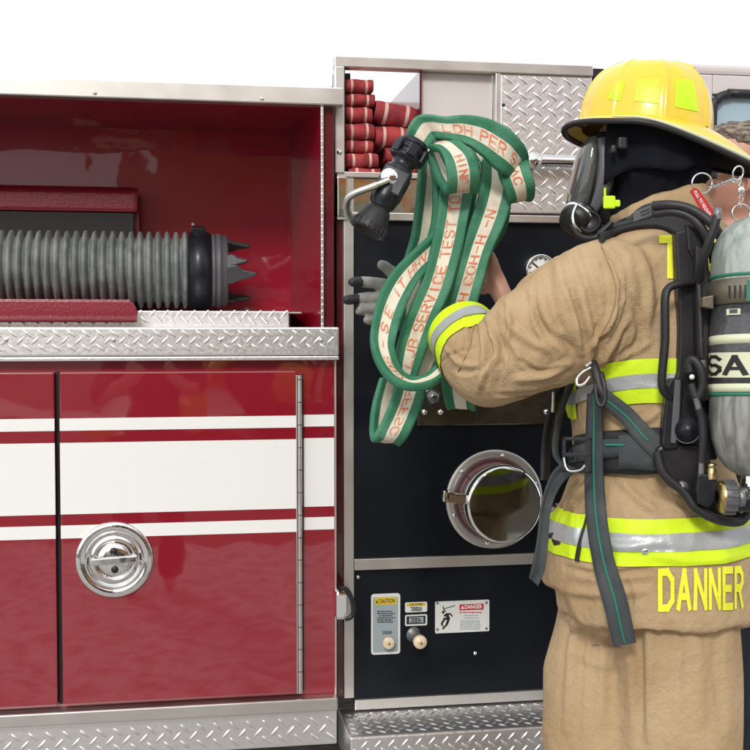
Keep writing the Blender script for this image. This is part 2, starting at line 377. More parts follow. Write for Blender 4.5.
def strip_on(mb, bvh, pts, width, off=.003, th=.003, n=10, across=5, fallback=None, lift=None, smooth=4, rigid=False):
    """a strap laid along pixel points on a surface; width in px (number or list per point)"""
    ws = width if isinstance(width, (list, tuple)) else [width] * len(pts)
    C = catmull([(p[0], p[1], w, (p[2] if len(p) > 2 else 0)) for p, w in zip(pts, ws)], n)
    H = []; NN = []
    for i, c in enumerate(C):
        a, b = C[max(i - 1, 0)], C[min(i + 1, len(C) - 1)]
        tx, ty = b[0] - a[0], b[1] - a[1]; l = math.hypot(tx, ty) or 1; nx, ny = -ty / l, tx / l
        hr = []; nr = []
        for k in range(across):
            s_ = (k / (across - 1) - .5) * c[2]
            if rigid: s_ = 0
            h, nn = hit(bvh, c[0] + nx * s_, c[1] + ny * s_, off + c[3], fallback)
            hr.append(np.array(h)); nr.append(np.array(nn))
        H.append(hr); NN.append(nr)
    H = np.array(H); NN = np.array(NN)
    for _ in range(smooth):
        for A_ in (H, NN): A_[1:-1] = (A_[:-2] + 2 * A_[1:-1] + A_[2:]) / 4
        if across > 3 and not rigid: NN[:, 1:-1] = (NN[:, :-2] + 2 * NN[:, 1:-1] + NN[:, 2:]) / 4
    NN /= np.maximum(np.linalg.norm(NN, axis=2, keepdims=True), 1e-9)
    if rigid:
        H0 = H[:, 0].copy()
        for i in range(len(H)):
            t = H0[min(i + 1, len(H) - 1)] - H0[max(i - 1, 0)]; w_ = np.cross(NN[i][0], t); w_ /= max(np.linalg.norm(w_), 1e-9)
            if w_ @ np.array(RT) < 0: w_ = -w_
            d_ = (Vector(H[i][0]) - CAMLOC).dot(FW); hw = C[i][2] / FPX * d_ / 2
            for k in range(across): H[i][k] = H[i][k] + w_ * hw * (2 * k / (across - 1) - 1) * (0 if False else 1)
    rows = [[Vector(h + q * th) for h, q in zip(hr, nr)] + [Vector(h - q * .0015) for h, q in zip(hr, nr)][::-1] for hr, nr in zip(H, NN)]
    m = len(rows[0])
    mb.grid(rows, cv=True)
    for r in (rows[0], rows[-1]): mb.add(r, [tuple(range(m))], False)
# ================================================================ the place
def sheet(name, m, x0, x1, y0, y1, z, kind='structure'):
    b = MB(); b.add([(x0, y0, z), (x1, y0, z), (x1, y1, z), (x0, y1, z)], [(0, 1, 2, 3)], False)
    return tag(b.build(name, m), kind=kind)
sheet('ground', 'grass', -400, 400, -400, 400, 0.0)
sheet('concrete_pad', 'gravel', -30, 30, -1.6, 14, 0.004)
sheet('road', 'gravel', -400, 400, -18, -12, 0.004)

# ================================================================ fire truck
YB, YP = 3.05, 3.12
def X(px, py, Y): return PY(px, py, Y).x
def Z(px, py, Y): return PY(px, py, Y).z
truck = thing('fire_truck', 'red fire truck side with white stripes, open hose compartment and black pump panel', 'fire truck', (0.2, 4.2, 0))
xe = X(336, 400, YB)                      # right edge of the rear body
xl = -2.6                                 # body runs on past the frame
yb2 = YB + 2.4
z_strip0, z_strip1 = Z(168, 356, YB), Z(168, 327, YB)
z_open = Z(168, 101, YB)                  # top of the compartment opening
x_open = X(321, 200, YB)
z_top = z_open + .048
z_bot = .40
# carcass of the body below and behind the compartment
b = MB()
b.box(xl, xe, YB + .012, yb2, z_bot, z_strip0, .004)                     # lower body
yk = YB + .46                                                          # back of the compartment
b.box(xl, xe - .001, yk, yb2, z_strip0 + .001, z_top - .03, .002)        # upper block behind the recess
body = b.build('body', 'red', truck)
# recess linings
xk = X(291, 240, yk)
zf = Z(200, 318, YB + .15)
b = MB(); b.add([(xl, yk - .004, z_strip0), (xk, yk - .004, z_strip0), (xk, yk - .004, z_top), (xl, yk - .004, z_top)], [(0, 1, 2, 3)], False)
b.build('compartment_back', 'redinner', truck)
b = MB(); b.prism([(x_open, YB + .004, z_strip0), (x_open + .004, YB + .004, z_strip0), (xe, yk, z_strip0), (xk, yk, z_strip0)], (0, 0, 1), z_open - z_strip0 + .02)
b.build('compartment_side', 'redinner', truck)
b = MB(); b.box(xl, xe, YB + .03, yk, z_open + .002, z_top - .002)
b.build('compartment_ceiling', 'red', truck)
bx('corner_post', 'reddark', truck, x_open + .001, xe - .002, YB + .02, yk, z_strip0, z_top - .003)
b = MB()
b.box(xl, xe + .02, YB - .012, YB + .03, z_open, z_top, .004)
b.build('top_trim', 'brushed', truck)
for px in (95, 262): 
    b = MB(); p = PY(px, 100, YB - .012); b.lathe([(0.0, .004), (.004, .003), (.006, 0)], frame((p.x, p.y, z_open + .012), (0, -1, 0)), 16); b.build('screw', 'steel', truck)
# white beaded hinge line on the corner post and black fill for the shaded gap
xh = X(322, 240, YB - .0)
b = MB(); b.box(xh - .003, xh + .004, YB - .004, YB + .01, z_strip1, z_open, .001)
hz = b.build('edge_trim', 'brushed', truck)
b = MB()
for k in range(34):
    z = z_strip1 + .008 + k * (z_open - z_strip1 - .016) / 33; b.lathe([(0, .003), (.0025, .002), (.0035, 0)], frame((xh, YB - .004, z), (0, -1, 0)), 8)
b.build('rivet_row', 'whiteink', hz)
bx('shaded_gap_fill', 'gap', truck, xh + .004, X(333, 240, YB + .03), YB + .03, YB + .3, z_strip1 + .002, z_top)

# tread plate -------------------------------------------------------------
def treadplate(mb, org, ux, uz, w, h, pitch=.0430, hgt=.0022, edge=.008):
    """raised diagonal lugs over a w x h rectangle spanned by ux, uz"""
    org, ux, uz = Vector(org), Vector(ux), Vector(uz); n = ux.cross(uz).normalized()
    if n.y > 0.2 or n.z < -.5: n = -n
    ni, nj = int(w / pitch) + 2, int(h / pitch) + 2
    for i in range(ni):
        for j in range(nj):
            for s_, (ox, oz) in ((1, (0, 0)), (-1, (.5, .5))):
                cx, cz = (i + ox) * pitch, (j + oz) * pitch
                if not (edge < cx < w - edge and edge < cz < h - edge): continue
                a = math.radians(45 * s_ + 3); l_, wd = pitch * .40, pitch * .105
                k = 10; ring0, ring1 = [], []
                for q in range(k):
                    t = 2 * PI * q / k; x_, z_ = l_ * math.cos(t), wd * math.sin(t)
                    rx, rz = x_ * math.cos(a) - z_ * math.sin(a), x_ * math.sin(a) + z_ * math.cos(a)
                    ring0.append(org + ux * (cx + rx) + uz * (cz + rz)); ring1.append(org + ux * (cx + rx * .62) + uz * (cz + rz * .5) + n * hgt)
                o = len(mb.v); mb.add(ring0 + ring1, [(q, (q + 1) % k, (q + 1) % k + k, q + k) for q in range(k)] + [tuple(range(k, 2 * k))], True)
b = MB(); b.box(xl, xe + .006, YB - .018, YB + .14, z_strip0, z_strip1, .005)
treadplate(b, (xl, YB - .018, z_strip0 + .004), (1, 0, 0), (0, 0, 1), xe - xl, z_strip1 - z_strip0 - .008, .0360, .0024, .004)
b.box(xl, xe + .006, YB - .0195, YB + .0, z_strip0 - .012, z_strip0 - .001, .003)
st = b.build('tread_plate_sill', 'tread', truck)
for px in (7, 114, 220, 320):
    p = PY(px, 340, YB); c = MB(); c.lathe([(0, .005), (.004, .0045), (.006, .001), (.006, -.002)], frame((p.x, YB - .0185, p.z), (0, -1, 0)), 16); c.build('screw', 'steel', st)
b = MB(); zu = Z(220, 311, YB + .15)
b.box(xl, X(289, 318, YB + .15), YB + .142, YB + .154, z_strip1 - .01, zu, .003)
treadplate(b, (xl, YB + .142, z_strip1), (1, 0, 0), (0, 0, 1), X(287, 318, YB + .15) - xl, zu - z_strip1, .0360, .0024, .003)
b.box(xl, xk, YB + .156, yk - .006, zu - .006, zu - .002)
b.build('tread_plate_floor', 'tread', truck)

# suction hose trough -------------------------------------------------------
xt = X(138, 212, YB + .33)
YH = YB + .235; rH = .107; zH = Z(120, 270, YH)
prof = [(YB + .045, Z(60, 302, YB + .045)), (YB + .047, Z(60, 318, YB + .045)), (YB + .07, Z(60, 322, YB + .06)), (YB + .14, zH - rH - .012), (YB + .25, zH - rH - .012), (YB + .33, zH - rH * .75), (YB + .36, zH - .03), (YB + .365, Z(60, 213, YB + .365)), (YB + .365, Z(60, 193, YB + .365)), (YB + .405, Z(60, 188, YB + .4))]
b = MB()
ptsA = [(p[0], p[1]) for p in prof]
pc = catmull([(p[0], p[1]) for p in prof], 4)
x_end = X(137, 312, YB + .05)
def trx(i, n):      # rounded free corners at both lips
    e = min(i, n - 1 - i) / n
    return x_end + (xt - x_end) * (i / n) - .02 * max(0, 1 - e * 14) ** 2
n = len(pc)
outer = [[(xl, p[0], p[1]) for p in pc], [(trx(i, n), p[0], p[1]) for i, p in enumerate(pc)]]
inner = [[(xl, p[0] + .002, p[1] + .007) for p in pc], [(trx(i, n), p[0] + .002, p[1] + .007) for i, p in enumerate(pc)]]
b.grid(outer); b.grid(inner)
b.grid([outer[1], inner[1]]); b.grid([[outer[0][0], outer[1][0]], [inner[0][0], inner[1][0]]]); b.grid([[outer[0][-1], outer[1][-1]], [inner[0][-1], inner[1][-1]]])
b.build('hose_trough', 'redtray', truck)
# padded top lip of the trough back
b = MB(); zc0, zc1 = Z(60, 212, YB + .34), Z(60, 192, YB + .34)
b.box(xl, xt, YB + .325, YB + .36, zc0, zc1, .012); b.build('trough_lip', 'redtray', truck)
bx('trough_pad', 'gap', truck, xl, xt - .012, YB + .33, YB + .40, zH - .05, zc0 - .001)

# doors ---------------------------------------------------------------------
zd1 = Z(168, 371.5, YB - .01); zd0 = Z(168, 700, YB - .01)
doors = [(xl, X(55.5, 500, YB - .012)), (X(60.5, 500, YB - .012), X(297, 500, YB - .012))]
st_z = [(Z(100, 418, YB - .012), Z(100, 430.3, YB - .012)), (Z(100, 442.3, YB - .012), Z(100, 513.5, YB - .012)), (Z(100, 524.5, YB - .012), Z(100, 537.5, YB - .012))]
frame_x0 = X(303.5, 500, YB)
for (a, c), lab in zip(doors, ('red door with only its right edge showing at the far left', 'wide red door with white stripes and a round chrome latch')):
    d = bx('compartment_door', 'red', truck, a, c, YB - .012, YB + .010, zd0, zd1, .004); d['label'] = lab
    for z1, z0 in st_z:
        q = bx('white_stripe', 'white', d, a, c - .0004, YB - .0130, YB - .0118, z0, z1, 0)
gx = X(58, 500, YB)
bx('door_gap', 'gap', truck, doors[0][1] + .001, doors[1][0] - .001, YB + .004, YB + .011, zd0, zd1, 0)
for z1, z0 in st_z:
    q = bx('frame_stripe', 'white', truck, frame_x0 + .002, xe - .004, YB + .0105, YB + .0118, z0, z1, 0)
bx('frame_edge', 'brushed', truck, xe - .003, xe + .002, YB + .006, YB + .02, z_bot, z_strip0 - .014, .001)
# piano hinge
b = MB(); xa = X(300, 500, YB - .012); zz = zd0
k = 0
while zz < zd1 - .02:
    b.tube([(xa, YB - .010, zz), (xa, YB - .010, min(zz + .058, zd1 - .012))], .0062, 12); zz += .060; k += 1
b.box(xa - .010, xa - .0065, YB - .014, YB + .01, zd0, zd1 - .012, .001)
b.build('piano_hinge', 'brushed', truck)
bx('hinge_gap', 'gap', truck, xa + .0063, frame_x0 + .001, YB + .0102, YB + .0112, zd0, zd1 - .01, 0)

# round chrome door latch
c0 = PY(114.5, 559.5, YB - .014); T = frame(c0, (0, -1, 0), (1, 0, 0)); R = 37.5 / FPX * 3.03
b = MB(); b.lathe([(R, -.002), (R, .004), (R * .97, .0075), (R * .90, .009), (R * .80, .0085), (R * .77, .006), (R * .75, .007), (R * .72, .0085), (R * .69, .006), (R * .67, .0005), (R * .62, .0005), (R * .58, .004), (R * .53, .006), (R * .50, .0035), (R * .47, .001), (R * .2, .0006), (0, .0006)], T, 72)
latch = b.build('door_latch', 'chrome', truck); latch['label'] = 'round recessed chrome latch with a folding turn handle'
b = MB(); Th = T @ Matrix.Rotation(math.radians(3), 4, 'Z')
b.lathe([(R * .46, .001), (R * .44, .006), (R * .38, .010), (R * .28, .0125), (R * .12, .013), (0, .013)], Th, 40)
b.build('latch_cup', 'chrome', latch)
b = MB(); b.box(-R * .60, R * .60, -R * .10, R * .10, .006, .020, .004, Th)
b.build('turn_handle', 'steel', latch)
for s_ in (1, -1):
    b = MB(); b.lathe([(0, .0142), (R * .09, .0142), (R * .10, .012)], Th @ Matrix.Translation((0, s_ * R * .24, .0)), 16); b.build('lock_hole', 'black', latch)

# below the doors: polished rub rail and tread plate skirt
bx('rub_rail', 'brushed', truck, xl, xe, YB - .03, YB + .01, Z(168, 716, YB), Z(168, 703, YB), .004)
b = MB(); zs1, zs0 = Z(168, 718, YB), .30
b.box(xl, xe, YB - .006, YB + .05, zs0, zs1, .003); treadplate(b, (xl, YB - .006, zs0), (1, 0, 0), (0, 0, 1), xe - xl, zs1 - zs0)
b.build('tread_plate_skirt', 'tread', truck)

# ---------------------------------------------------------------- pump section
xp0 = X(354, 400, YP); xp1 = 1.32
ztopP = Z(450, 94, YP) + .06
bx('pump_housing', 'reddark', truck, X(336, 400, YP), xp1, YP + .50, yb2, .40, ztopP - .1)
bx('pump_side', 'reddark', truck, X(336, 400, YP + .02), X(343.5, 400, YP + .02), YP + .01, YP + .5, .40, Z(340, 175, YP))
panel = bx('pump_panel', 'panel', truck, xp0 + .001, xp1, YP + .004, YP + .03, Z(450, 700, YP), Z(450, 218, YP), .001)
bx('dark_recess_panel', 'gap', truck, X(334, 300, YP + .06), xp0, YP + .06, YP + .09, .4, ztopP)
bx('column_trim', 'brushed', truck, X(343.5, 400, YP), X(353.5, 400, YP), YP - .008, YP + .02, .40, Z(348, 176, YP), .002)
bx('middle_trim', 'brushed', truck, X(354, 560, YP), xp1, YP - .009, YP + .018, Z(450, 566.5, YP), Z(450, 555.5, YP), .002)
bx('lower_trim', 'brushed', truck, xp0 + .001, xp1, YP - .009, YP + .018, Z(450, 704, YP), Z(450, 694, YP), .002)
for px, py in ((358, 577), (475, 653)):
    p = PY(px, py, YP + .004); c = MB(); c.lathe([(0, .005), (.004, .0045), (.006, .001), (.006, -.002)], frame(p, (0, -1, 0)), 16); c.build('screw', 'steel', truck)
# steel band over the panel, with lip
xs0 = X(336.5, 200, YP)
bx('steel_band', 'steel', truck, xs0, X(500, 200, YP), YP - .004, YP + .03, Z(420, 214, YP), Z(420, 180, YP), .002)
bx('band_lip', 'brushed', truck, xs0, X(604, 210, YP), YP - .016, YP + .03, Z(450, 222, YP), Z(450, 214.5, YP), .002)
bx('steel_corner', 'steel', truck, xs0, X(346.5, 210, YP - .02), YP - .022, YP + .02, Z(342, 217, YP), Z(342, 178, YP), .002)
bx('shelf_lip', 'brushed', truck, xs0, X(500, 175, YP), YP - .014, YP + .45, Z(400, 179, YP), Z(400, 173.5, YP), .002)
b = MB(); b.box(X(334, 130, YP), X(343.5, 130, YP), YP - .02, YP + .02, Z(338, 174, YP), ztopP, .003)
b.build('rack_post', 'brushed', truck)
p = PY(339.5, 152, YP - .02); c = MB(); c.lathe([(0, .006), (.005, .005), (.0075, .001), (.0075, -.002)], frame(p, (0, -1, 0)), 16); c.build('screw', 'steel', truck)
# hose rack cavity: back and divider
bx('rack_back', 'pinkpanel', truck, X(340, 130, YP + .4), X(500, 130, YP), YP + .44, YP + .47, Z(400, 174, YP), ztopP, 0)
bx('rack_side', 'gap', truck, X(343.6, 130, YP), X(344.6, 130, YP), YP - .01, YP + .44, Z(400, 173, YP), ztopP, 0)
bx('rack_divider', 'reddark', truck, X(419.5, 130, YP), X(421.5, 130, YP), YP - .0, YP + .44, Z(420, 173, YP), ztopP, 0)
b = MB(); xr0, xr1 = X(422, 130, YP), X(494, 130, YP)
b.box(xr0, xr1, YP + .02, YP + .03, Z(450, 173, YP), ztopP, .002); b.build('reflecting_rack_panel', 'pinkpanel', truck)  # pale pink colour stands in for reflections on a steel panel
b = MB(); p0, p1, p2, p3 = PY(428, 122, YP + .018), PY(448, 94, YP + .018), PY(490, 88, YP + .018), PY(490, 122, YP + .018)
# tread plate panel
xq0, xq1 = X(500, 150, YP), X(591, 150, YP)
b = MB(); zq0, zq1 = Z(545, 213.5, YP), ztopP
b.box(xq0, xq1, YP - .004, YP + .03, zq0, zq1, .003); treadplate(b, (xq0, YP - .004, zq0), (1, 0, 0), (0, 0, 1), xq1 - xq0, zq1 - zq0, .0430, .0028)
tp = b.build('tread_plate_panel', 'tread', truck)
bx('plate_edge', 'brushed', truck, X(494.5, 150, YP), xq0 - .001, YP - .009, YP + .03, zq0, ztopP, .002)
bx('rack_top_trim', 'brushed', truck, X(334, 130, YP), xq1, YP - .012, YP + .03, ztopP, ztopP + .03, .003)
p = PY(503.5, 105, YP - .004); c = MB(); c.lathe([(0, .003), (.004, .003), (.005, -.001)], frame(p, (0, -1, 0)), 16); c.build('screw', 'gap', tp)
bx('door_seam', 'gap', truck, xq1 + .001, X(606, 150, YP), YP + .02, YP + .2, Z(600, 213, YP), ztopP + .03)
# grab rail
rl = MB(); ya = YP - .05; pa, pb = PY(528, 160.5, ya), PY(640, 159, ya); rl.tube([pa, (pb.x, ya, pa.z)], .0165, 24)
rail = rl.build('grab_rail', 'chrome', truck)
for px in (533, 632):
    q = X(px, 160, ya); c = MB(); c.lathe([(.024, 0), (.024, .006), (.014, .012), (.016, .02), (.021, .026), (.022, .062), (.016, .070), (0, .072)], frame((q, YP - .004, pa.z), (0, -1, 0)), 28); c.build('rail_stanchion', 'steel', rail)
# steel drain plate with fittings under the arm
xa0, xa1 = X(417, 410, YP), X(556, 410, YP); za0, za1 = Z(480, 425, YP), Z(480, 372, YP)
b = MB(); b.box(xa0, xa1, YP - .006, YP + .004, za0, za1, .003)
for k in range(3):
    b.box(xa0 + .04 + k * .11, xa0 + .042 + k * .11, YP - .0075, YP, za0 + .01, za1, .0005)
dp = b.build('steel_plate', 'darksteel', truck)
for px in (424, 440, 546):
    p = PY(px, 412, YP - .006); c = MB(); c.lathe([(0, .010), (.006, .009), (.009, .006), (.009, 0)], frame(p, (0, -1, 0)), 6); c.build('bolt', 'steel', dp)
for px, rr in ((432, .022), (455, .014)):
    p = PY(px, 397, YP - .006); c = MB(); c.lathe([(0, .03), (rr * .6, .03), (rr * .7, .02), (rr, .018), (rr * 1.1, 0)], frame(p, (0, -1, 0)), 24); c.build('drain_fitting', 'darksteel', dp)
# big intake
ci = PY(494, 499, YP + .004); T = frame(ci, (0, -1, 0), (1, 0, 0)); Ri = 52 / FPX * 3.10
b = MB(); b.lathe([(Ri, 0), (Ri, .006), (Ri * .98, .008), (Ri * .80, .008), (Ri * .78, .005), (Ri * .70, .002)], T, 80)
intake = b.build('intake_flange', 'brushed', truck); intake['label'] = 'round polished intake flange with bolts and a mirror cap'
b = MB(); b.lathe([(Ri * .78, .003), (Ri * .76, .03), (Ri * .70, .05)], T, 64); b.build('intake_collar', 'reddark', intake)
b = MB(); b.lathe([(Ri * .70, .02), (Ri * .74, .045), (Ri * .76, .062), (Ri * .77, .085), (Ri * .76, .104), (Ri * .735, .112), (Ri * .70, .113)], T, 80)
cap = b.build('intake_cap', 'chrome', intake)
b = MB(); b.smooth = False; b.lathe([(Ri * .705, .1085), (Ri * .705, .1115), (Ri * .70, .1122), (0, .1122)], T, 80); b.build('cap_face', 'capsteel', cap)
for a in (20, 80, 140, 200, 260, 320):
    c = MB(); p = T @ Vector((Ri * .89 * math.cos(math.radians(a)), Ri * .89 * math.sin(math.radians(a)), .008)); c.lathe([(0, .005), (.004, .0045), (.006, 0)], frame(p, (0, -1, 0)), 14); c.build('bolt', 'steel', intake)
for sgn in (-1, 1):
    c = MB(); rz = math.radians(-8); Tl = T @ Matrix.Rotation(rz, 4, 'Z')
    c.box(sgn * Ri * .70, sgn * Ri * 1.22, -.014, .014, .074, .098, .006, Tl); c.box(sgn * Ri * 1.10, sgn * Ri * 1.24, -.010, .020, .070, .104, .006, Tl); c.build('cap_lug', 'chrome', cap)
c = MB(); c.tube([T @ Vector((Ri * .30, Ri * .55, .114)), T @ Vector((Ri * .36, Ri * .62, .118)), T @ Vector((Ri * .40, Ri * .52, .116))], .005, 8); c.build('cap_chain_eye', 'gap', cap)
# pressure gauge half hidden by the sleeve
cg = PY(538.5, 270, YP + .004); T = frame(cg, (0, -1, 0), (1, 0, 0)); Rg = .044
b = MB(); b.lathe([(Rg, 0), (Rg, .022), (Rg * .95, .028), (Rg * .84, .028), (Rg * .80, .020)], T, 48); g = b.build('pressure_gauge', 'chrome', truck)
b = MB(); b.lathe([(Rg * .82, .018), (Rg * .4, .019), (0, .019)], T, 40); b.build('gauge_face', 'whiteink', g)
b = MB(); b.box(-.002, .002, -.005, Rg * .65, .0195, .021, 0, T @ Matrix.Rotation(.9, 4, 'Z')); b.lathe([(.006, .019), (.006, .022), (0, .023)], T, 16)
for k in range(11): b.box(-.0012, .0012, Rg * .62, Rg * .76, .0193, .0203, 0, T @ Matrix.Rotation(math.radians(-130 + 26 * k), 4, 'Z'))
b.build('gauge_needle', 'black', g)

# running board below the pump panel
zr = Z(450, 706, YP); 
b = MB(); b.box(X(336, 706, YP) + .01, xp1, YP - .20, YP + .03, zr - .10, zr, .006)
treadplate(b, (X(340, 706, YP), YP - .20, zr - .095), (1, 0, 0), (0, 0, 1), xp1 - X(340, 706, YP), .09, .0360, .0024, .004)
treadplate(b, (X(340, 706, YP), YP - .19, zr), (1, 0, 0), (0, 1, 0), xp1 - X(340, 706, YP), .17, .0360, .0024, .004)
b.build('running_board', 'tread', truck)

# chrome latch poking out at the body edge
b = MB(); pts = [PY(337, 588, YB + .0), PY(346, 588, YB - .02), PY(353, 600, YB - .02), PY(354, 612, YB - .02), PY(350, 619, YB - .02), PY(337, 619, YB)]
p = PY(344, 603, YB - .01)
b.box(xe - .004, X(346, 600, YB), YB - .024, YB + .03, Z(340, 618, YB), Z(340, 590, YB), .008)
el = b.build('edge_latch', 'chrome', truck)
b = MB(); q = catmull([(341, 588), (347, 590), (352, 600), (353.5, 611), (351, 617), (345, 619)], 5); b.tube([PY(a_[0], a_[1], YB - .018) for a_ in q], .0065, 12); b.build('latch_grip', 'blackpl', el)

# ---------------------------------------------------------------- plates on the lower panel
def rrect(px0, px1, py0, py1, Y, r, skew=0.0):
    """rounded rectangle outline on the panel plane"""
    a, c = PY(px0, (py0 + py1) / 2, Y), PY(px1, (py0 + py1) / 2, Y); z1, z0 = PY((px0 + px1) / 2, py0, Y).z, PY((px0 + px1) / 2, py1, Y).z
    out = []
    for cx, cz, a0 in ((c.x - r, z1 - r, 0), (a.x + r, z1 - r, 90), (a.x + r, z0 + r, 180), (c.x - r, z0 + r, 270)):
        for k in range(6):
            t = math.radians(a0 + 18 * k); out.append((cx + r * math.cos(t), Y, cz + r * math.sin(t)))
    return out
def plate(name, m, px0, px1, py0, py1, Y, th, r, parent):
    b = MB(); b.prism(rrect(px0, px1, py0, py1, Y, r), (0, -1, 0), th); return b.build(name, m, parent)
def flat_text(text, px, py, height_px, width_px, Y, m, parent, name='lettering', bold=.0):
    vs, fs, w = font_polys(text, 1.0, bold); sc = height_px / .72
    sxx = width_px / w
    a = PY(px, py, Y); k = PY(px + 10, py, Y).x - a.x; kx = k / 10; kz = (a.z - PY(px, py + 10, Y).z) / 10
    b = MB(); b.add([(a.x + v[0] * sxx * kx, Y, a.z + v[1] * sc * kz) for v in vs], fs, False)
    return b.build(name, m, parent, fix=False)
Yq = YP + .004
pl = plate('caution_plate', 'platewhite', 371, 400, 593.5, 654, Yq, .003, .008, truck); pl['label'] = 'tall caution plate with yellow header and a cream knob'
i1 = plate('plate_field', 'plategrey', 373, 398, 597, 652, Yq - .003, .0008, .003, pl)
i2 = plate('header_field', 'plateyellow', 375, 396.5, 597.5, 604.5, Yq - .0038, .0006, .001, pl)
flat_text('CAUTION', 378.5, 603.2, 4.2, 16.5, Yq - .0048, 'black', pl, bold=.02)
b = MB(); a_ = [PY(q[0], q[1], Yq - .0048) for q in ((375.7, 603.4), (378, 603.4), (376.9, 599.6))]; b.add(a_, [(0, 1, 2)], False); b.build('warning_mark', 'black', pl)
def lines(px0, px1, py0, py1, n, Y, m, parent, words=5, seed=1):
    rnd = random.Random(seed); b = MB()
    for i in range(n):
        y = py0 + (py1 - py0) * i / max(n - 1, 1); x = px0 + rnd.uniform(0, 2) if n > 1 else px0
        e = px1 - rnd.uniform(0, 3)
        while x < e:
            w = rnd.uniform(1.0, 3.2); w = min(w, e - x)
            p, q = PY(x, y, Y), PY(x + w, y + 1.0, Y); b.add([(p.x, Y, p.z), (q.x, Y, p.z), (q.x, Y, q.z), (p.x, Y, q.z)], [(0, 1, 2, 3)], False); x += w + .55
    return b.build('small_print', m, parent)
lines(377, 395, 611, 621.5, 6, Yq - .0042, 'black', pl)
flat_text('DRAIN', 382.5, 634.3, 3.4, 9.5, Yq - .0042, 'black', pl, bold=.02)
def knob(px, py, r, Y, parent, ln=.022):
    p = PY(px, py, Y); b = MB(); T = frame(p, (0, -1, 0)); b.lathe([(r * .8, 0), (r * .8, ln * .6), (r, ln * .65), (r, ln * .92), (r * .86, ln), (0, ln * 1.05)], T, 32); k = b.build('pull_knob', 'knob', parent)
    c = MB(); c.lathe([(r * .25, ln * 1.06), (r * .22, ln * 1.1), (0, ln * 1.1)], T, 12); c.build('knob_screw', 'brass', k); return k
knob(387.5, 641.5, 6.2 / FPX * 3.1, Yq - .003, pl)
l1 = plate('upper_label', 'platewhite', 405, 427, 602, 612, Yq, .002, .004, truck); plate('label_field', 'plateyellow', 406.5, 425.5, 603, 606, Yq - .002, .0004, .001, l1)
flat_text('CAUTION', 409.5, 605.8, 2.4, 13, Yq - .0028, 'black', l1, bold=.02); lines(410, 423, 607, 610, 3, Yq - .0026, 'black', l1, seed=3)
l2 = plate('lower_label', 'platewhite', 405, 427, 614.5, 625.5, Yq, .002, .004, truck); plate('label_field', 'black', 406.5, 425.5, 616, 624, Yq - .002, .0004, .001, l2); plate('label_field', 'plategrey', 409, 423.5, 617.2, 622.8, Yq - .0025, .0004, .0006, l2)
lines(410, 422, 618, 621.5, 3, Yq - .0033, 'black', l2, seed=5)
c = MB(); p = PY(413, 634, Yq); c.lathe([(.021, 0), (.021, .004), (.013, .006), (.012, .03)], frame(p, (.25, -1, -.15)), 28); c.build('knob_shaft', 'ironwork', truck)
knob(417, 638, 7 / FPX * 3.1, Yq - .002, truck, .05)
dg_ = plate('danger_plate', 'platewhite', 435, 489, 600.5, 632, Yq, .003, .0035, truck); dg_['label'] = 'white danger plate with red header and falling figure'
plate('header_field', 'platered', 459.5, 483.5, 604, 610, Yq - .003, .0005, .0005, dg_)
flat_text('DANGER', 464.5, 608.9, 3.9, 17.5, Yq - .0040, 'whiteink', dg_, bold=.02)
b = MB(); b.add([PY(q[0], q[1], Yq - .004) for q in ((461, 609), (464, 609), (462.5, 605.2))], [(0, 1, 2)], False); b.build('warning_mark', 'whiteink', dg_)
lines(459.5, 483, 612, 613, 1, Yq - .0033, 'platered', dg_, seed=9); lines(463, 480, 615, 617.6, 2, Yq - .0033, 'plategrey', dg_, seed=10); lines(459.5, 482, 620.5, 628.5, 5, Yq - .0033, 'plategrey', dg_, seed=12)
def poly(parent, m, ptsl, Y, name='falling_figure'):
    b = MB()
    for pts_ in ptsl: b.add([PY(q[0], q[1], Y) for q in pts_], [tuple(range(len(pts_)))], False)
    return b.build(name, m, parent)
def stroke(p, q, w):
    l_ = math.hypot(q[0] - p[0], q[1] - p[1]); nx, ny = -(q[1] - p[1]) / l_ * w, (q[0] - p[0]) / l_ * w
    return [(p[0] + nx, p[1] + ny), (q[0] + nx, q[1] + ny), (q[0] - nx, q[1] - ny), (p[0] - nx, p[1] - ny)]
fig = [stroke((446, 613.5), (449, 619), 1.5), stroke((444, 616), (450, 613.5), 1.0), stroke((450, 613.5), (452.5, 616.5), .7), stroke((443.5, 619), (449, 618.5), 1.2),
       stroke((449, 618.5), (446.5, 625), 1.2), stroke((446.5, 625), (442.5, 629), .9), stroke((444.5, 619), (441.5, 624), 1.0), stroke((441.5, 624), (443, 626), .8), stroke((443.5, 609), (446, 612), .5), stroke((443.5, 609), (455, 605.5), .35), stroke((443, 606.2), (443.6, 609), .5)]
fig.append([(443.2 + 1.4 * math.cos(a * PI / 5), 612.2 + 1.5 * math.sin(a * PI / 5)) for a in range(10)])
for i, f_ in enumerate(fig): pass
b = MB()
for i, pts_ in enumerate(fig): b.add([PY(q[0], q[1], Yq - .0034 - .00004 * i) for q in pts_], [tuple(range(len(pts_)))], False)
b.build('falling_figure', 'black', dg_)
for px, py in ((437.5, 603), (486.5, 602.5), (437.5, 629.5), (486.5, 628.5)):
    c = MB(); c.lathe([(0, .002), (.003, .0018), (.0042, 0)], frame(PY(px, py, Yq - .003), (0, -1, 0)), 12); c.build('screw', 'ironwork', dg_)

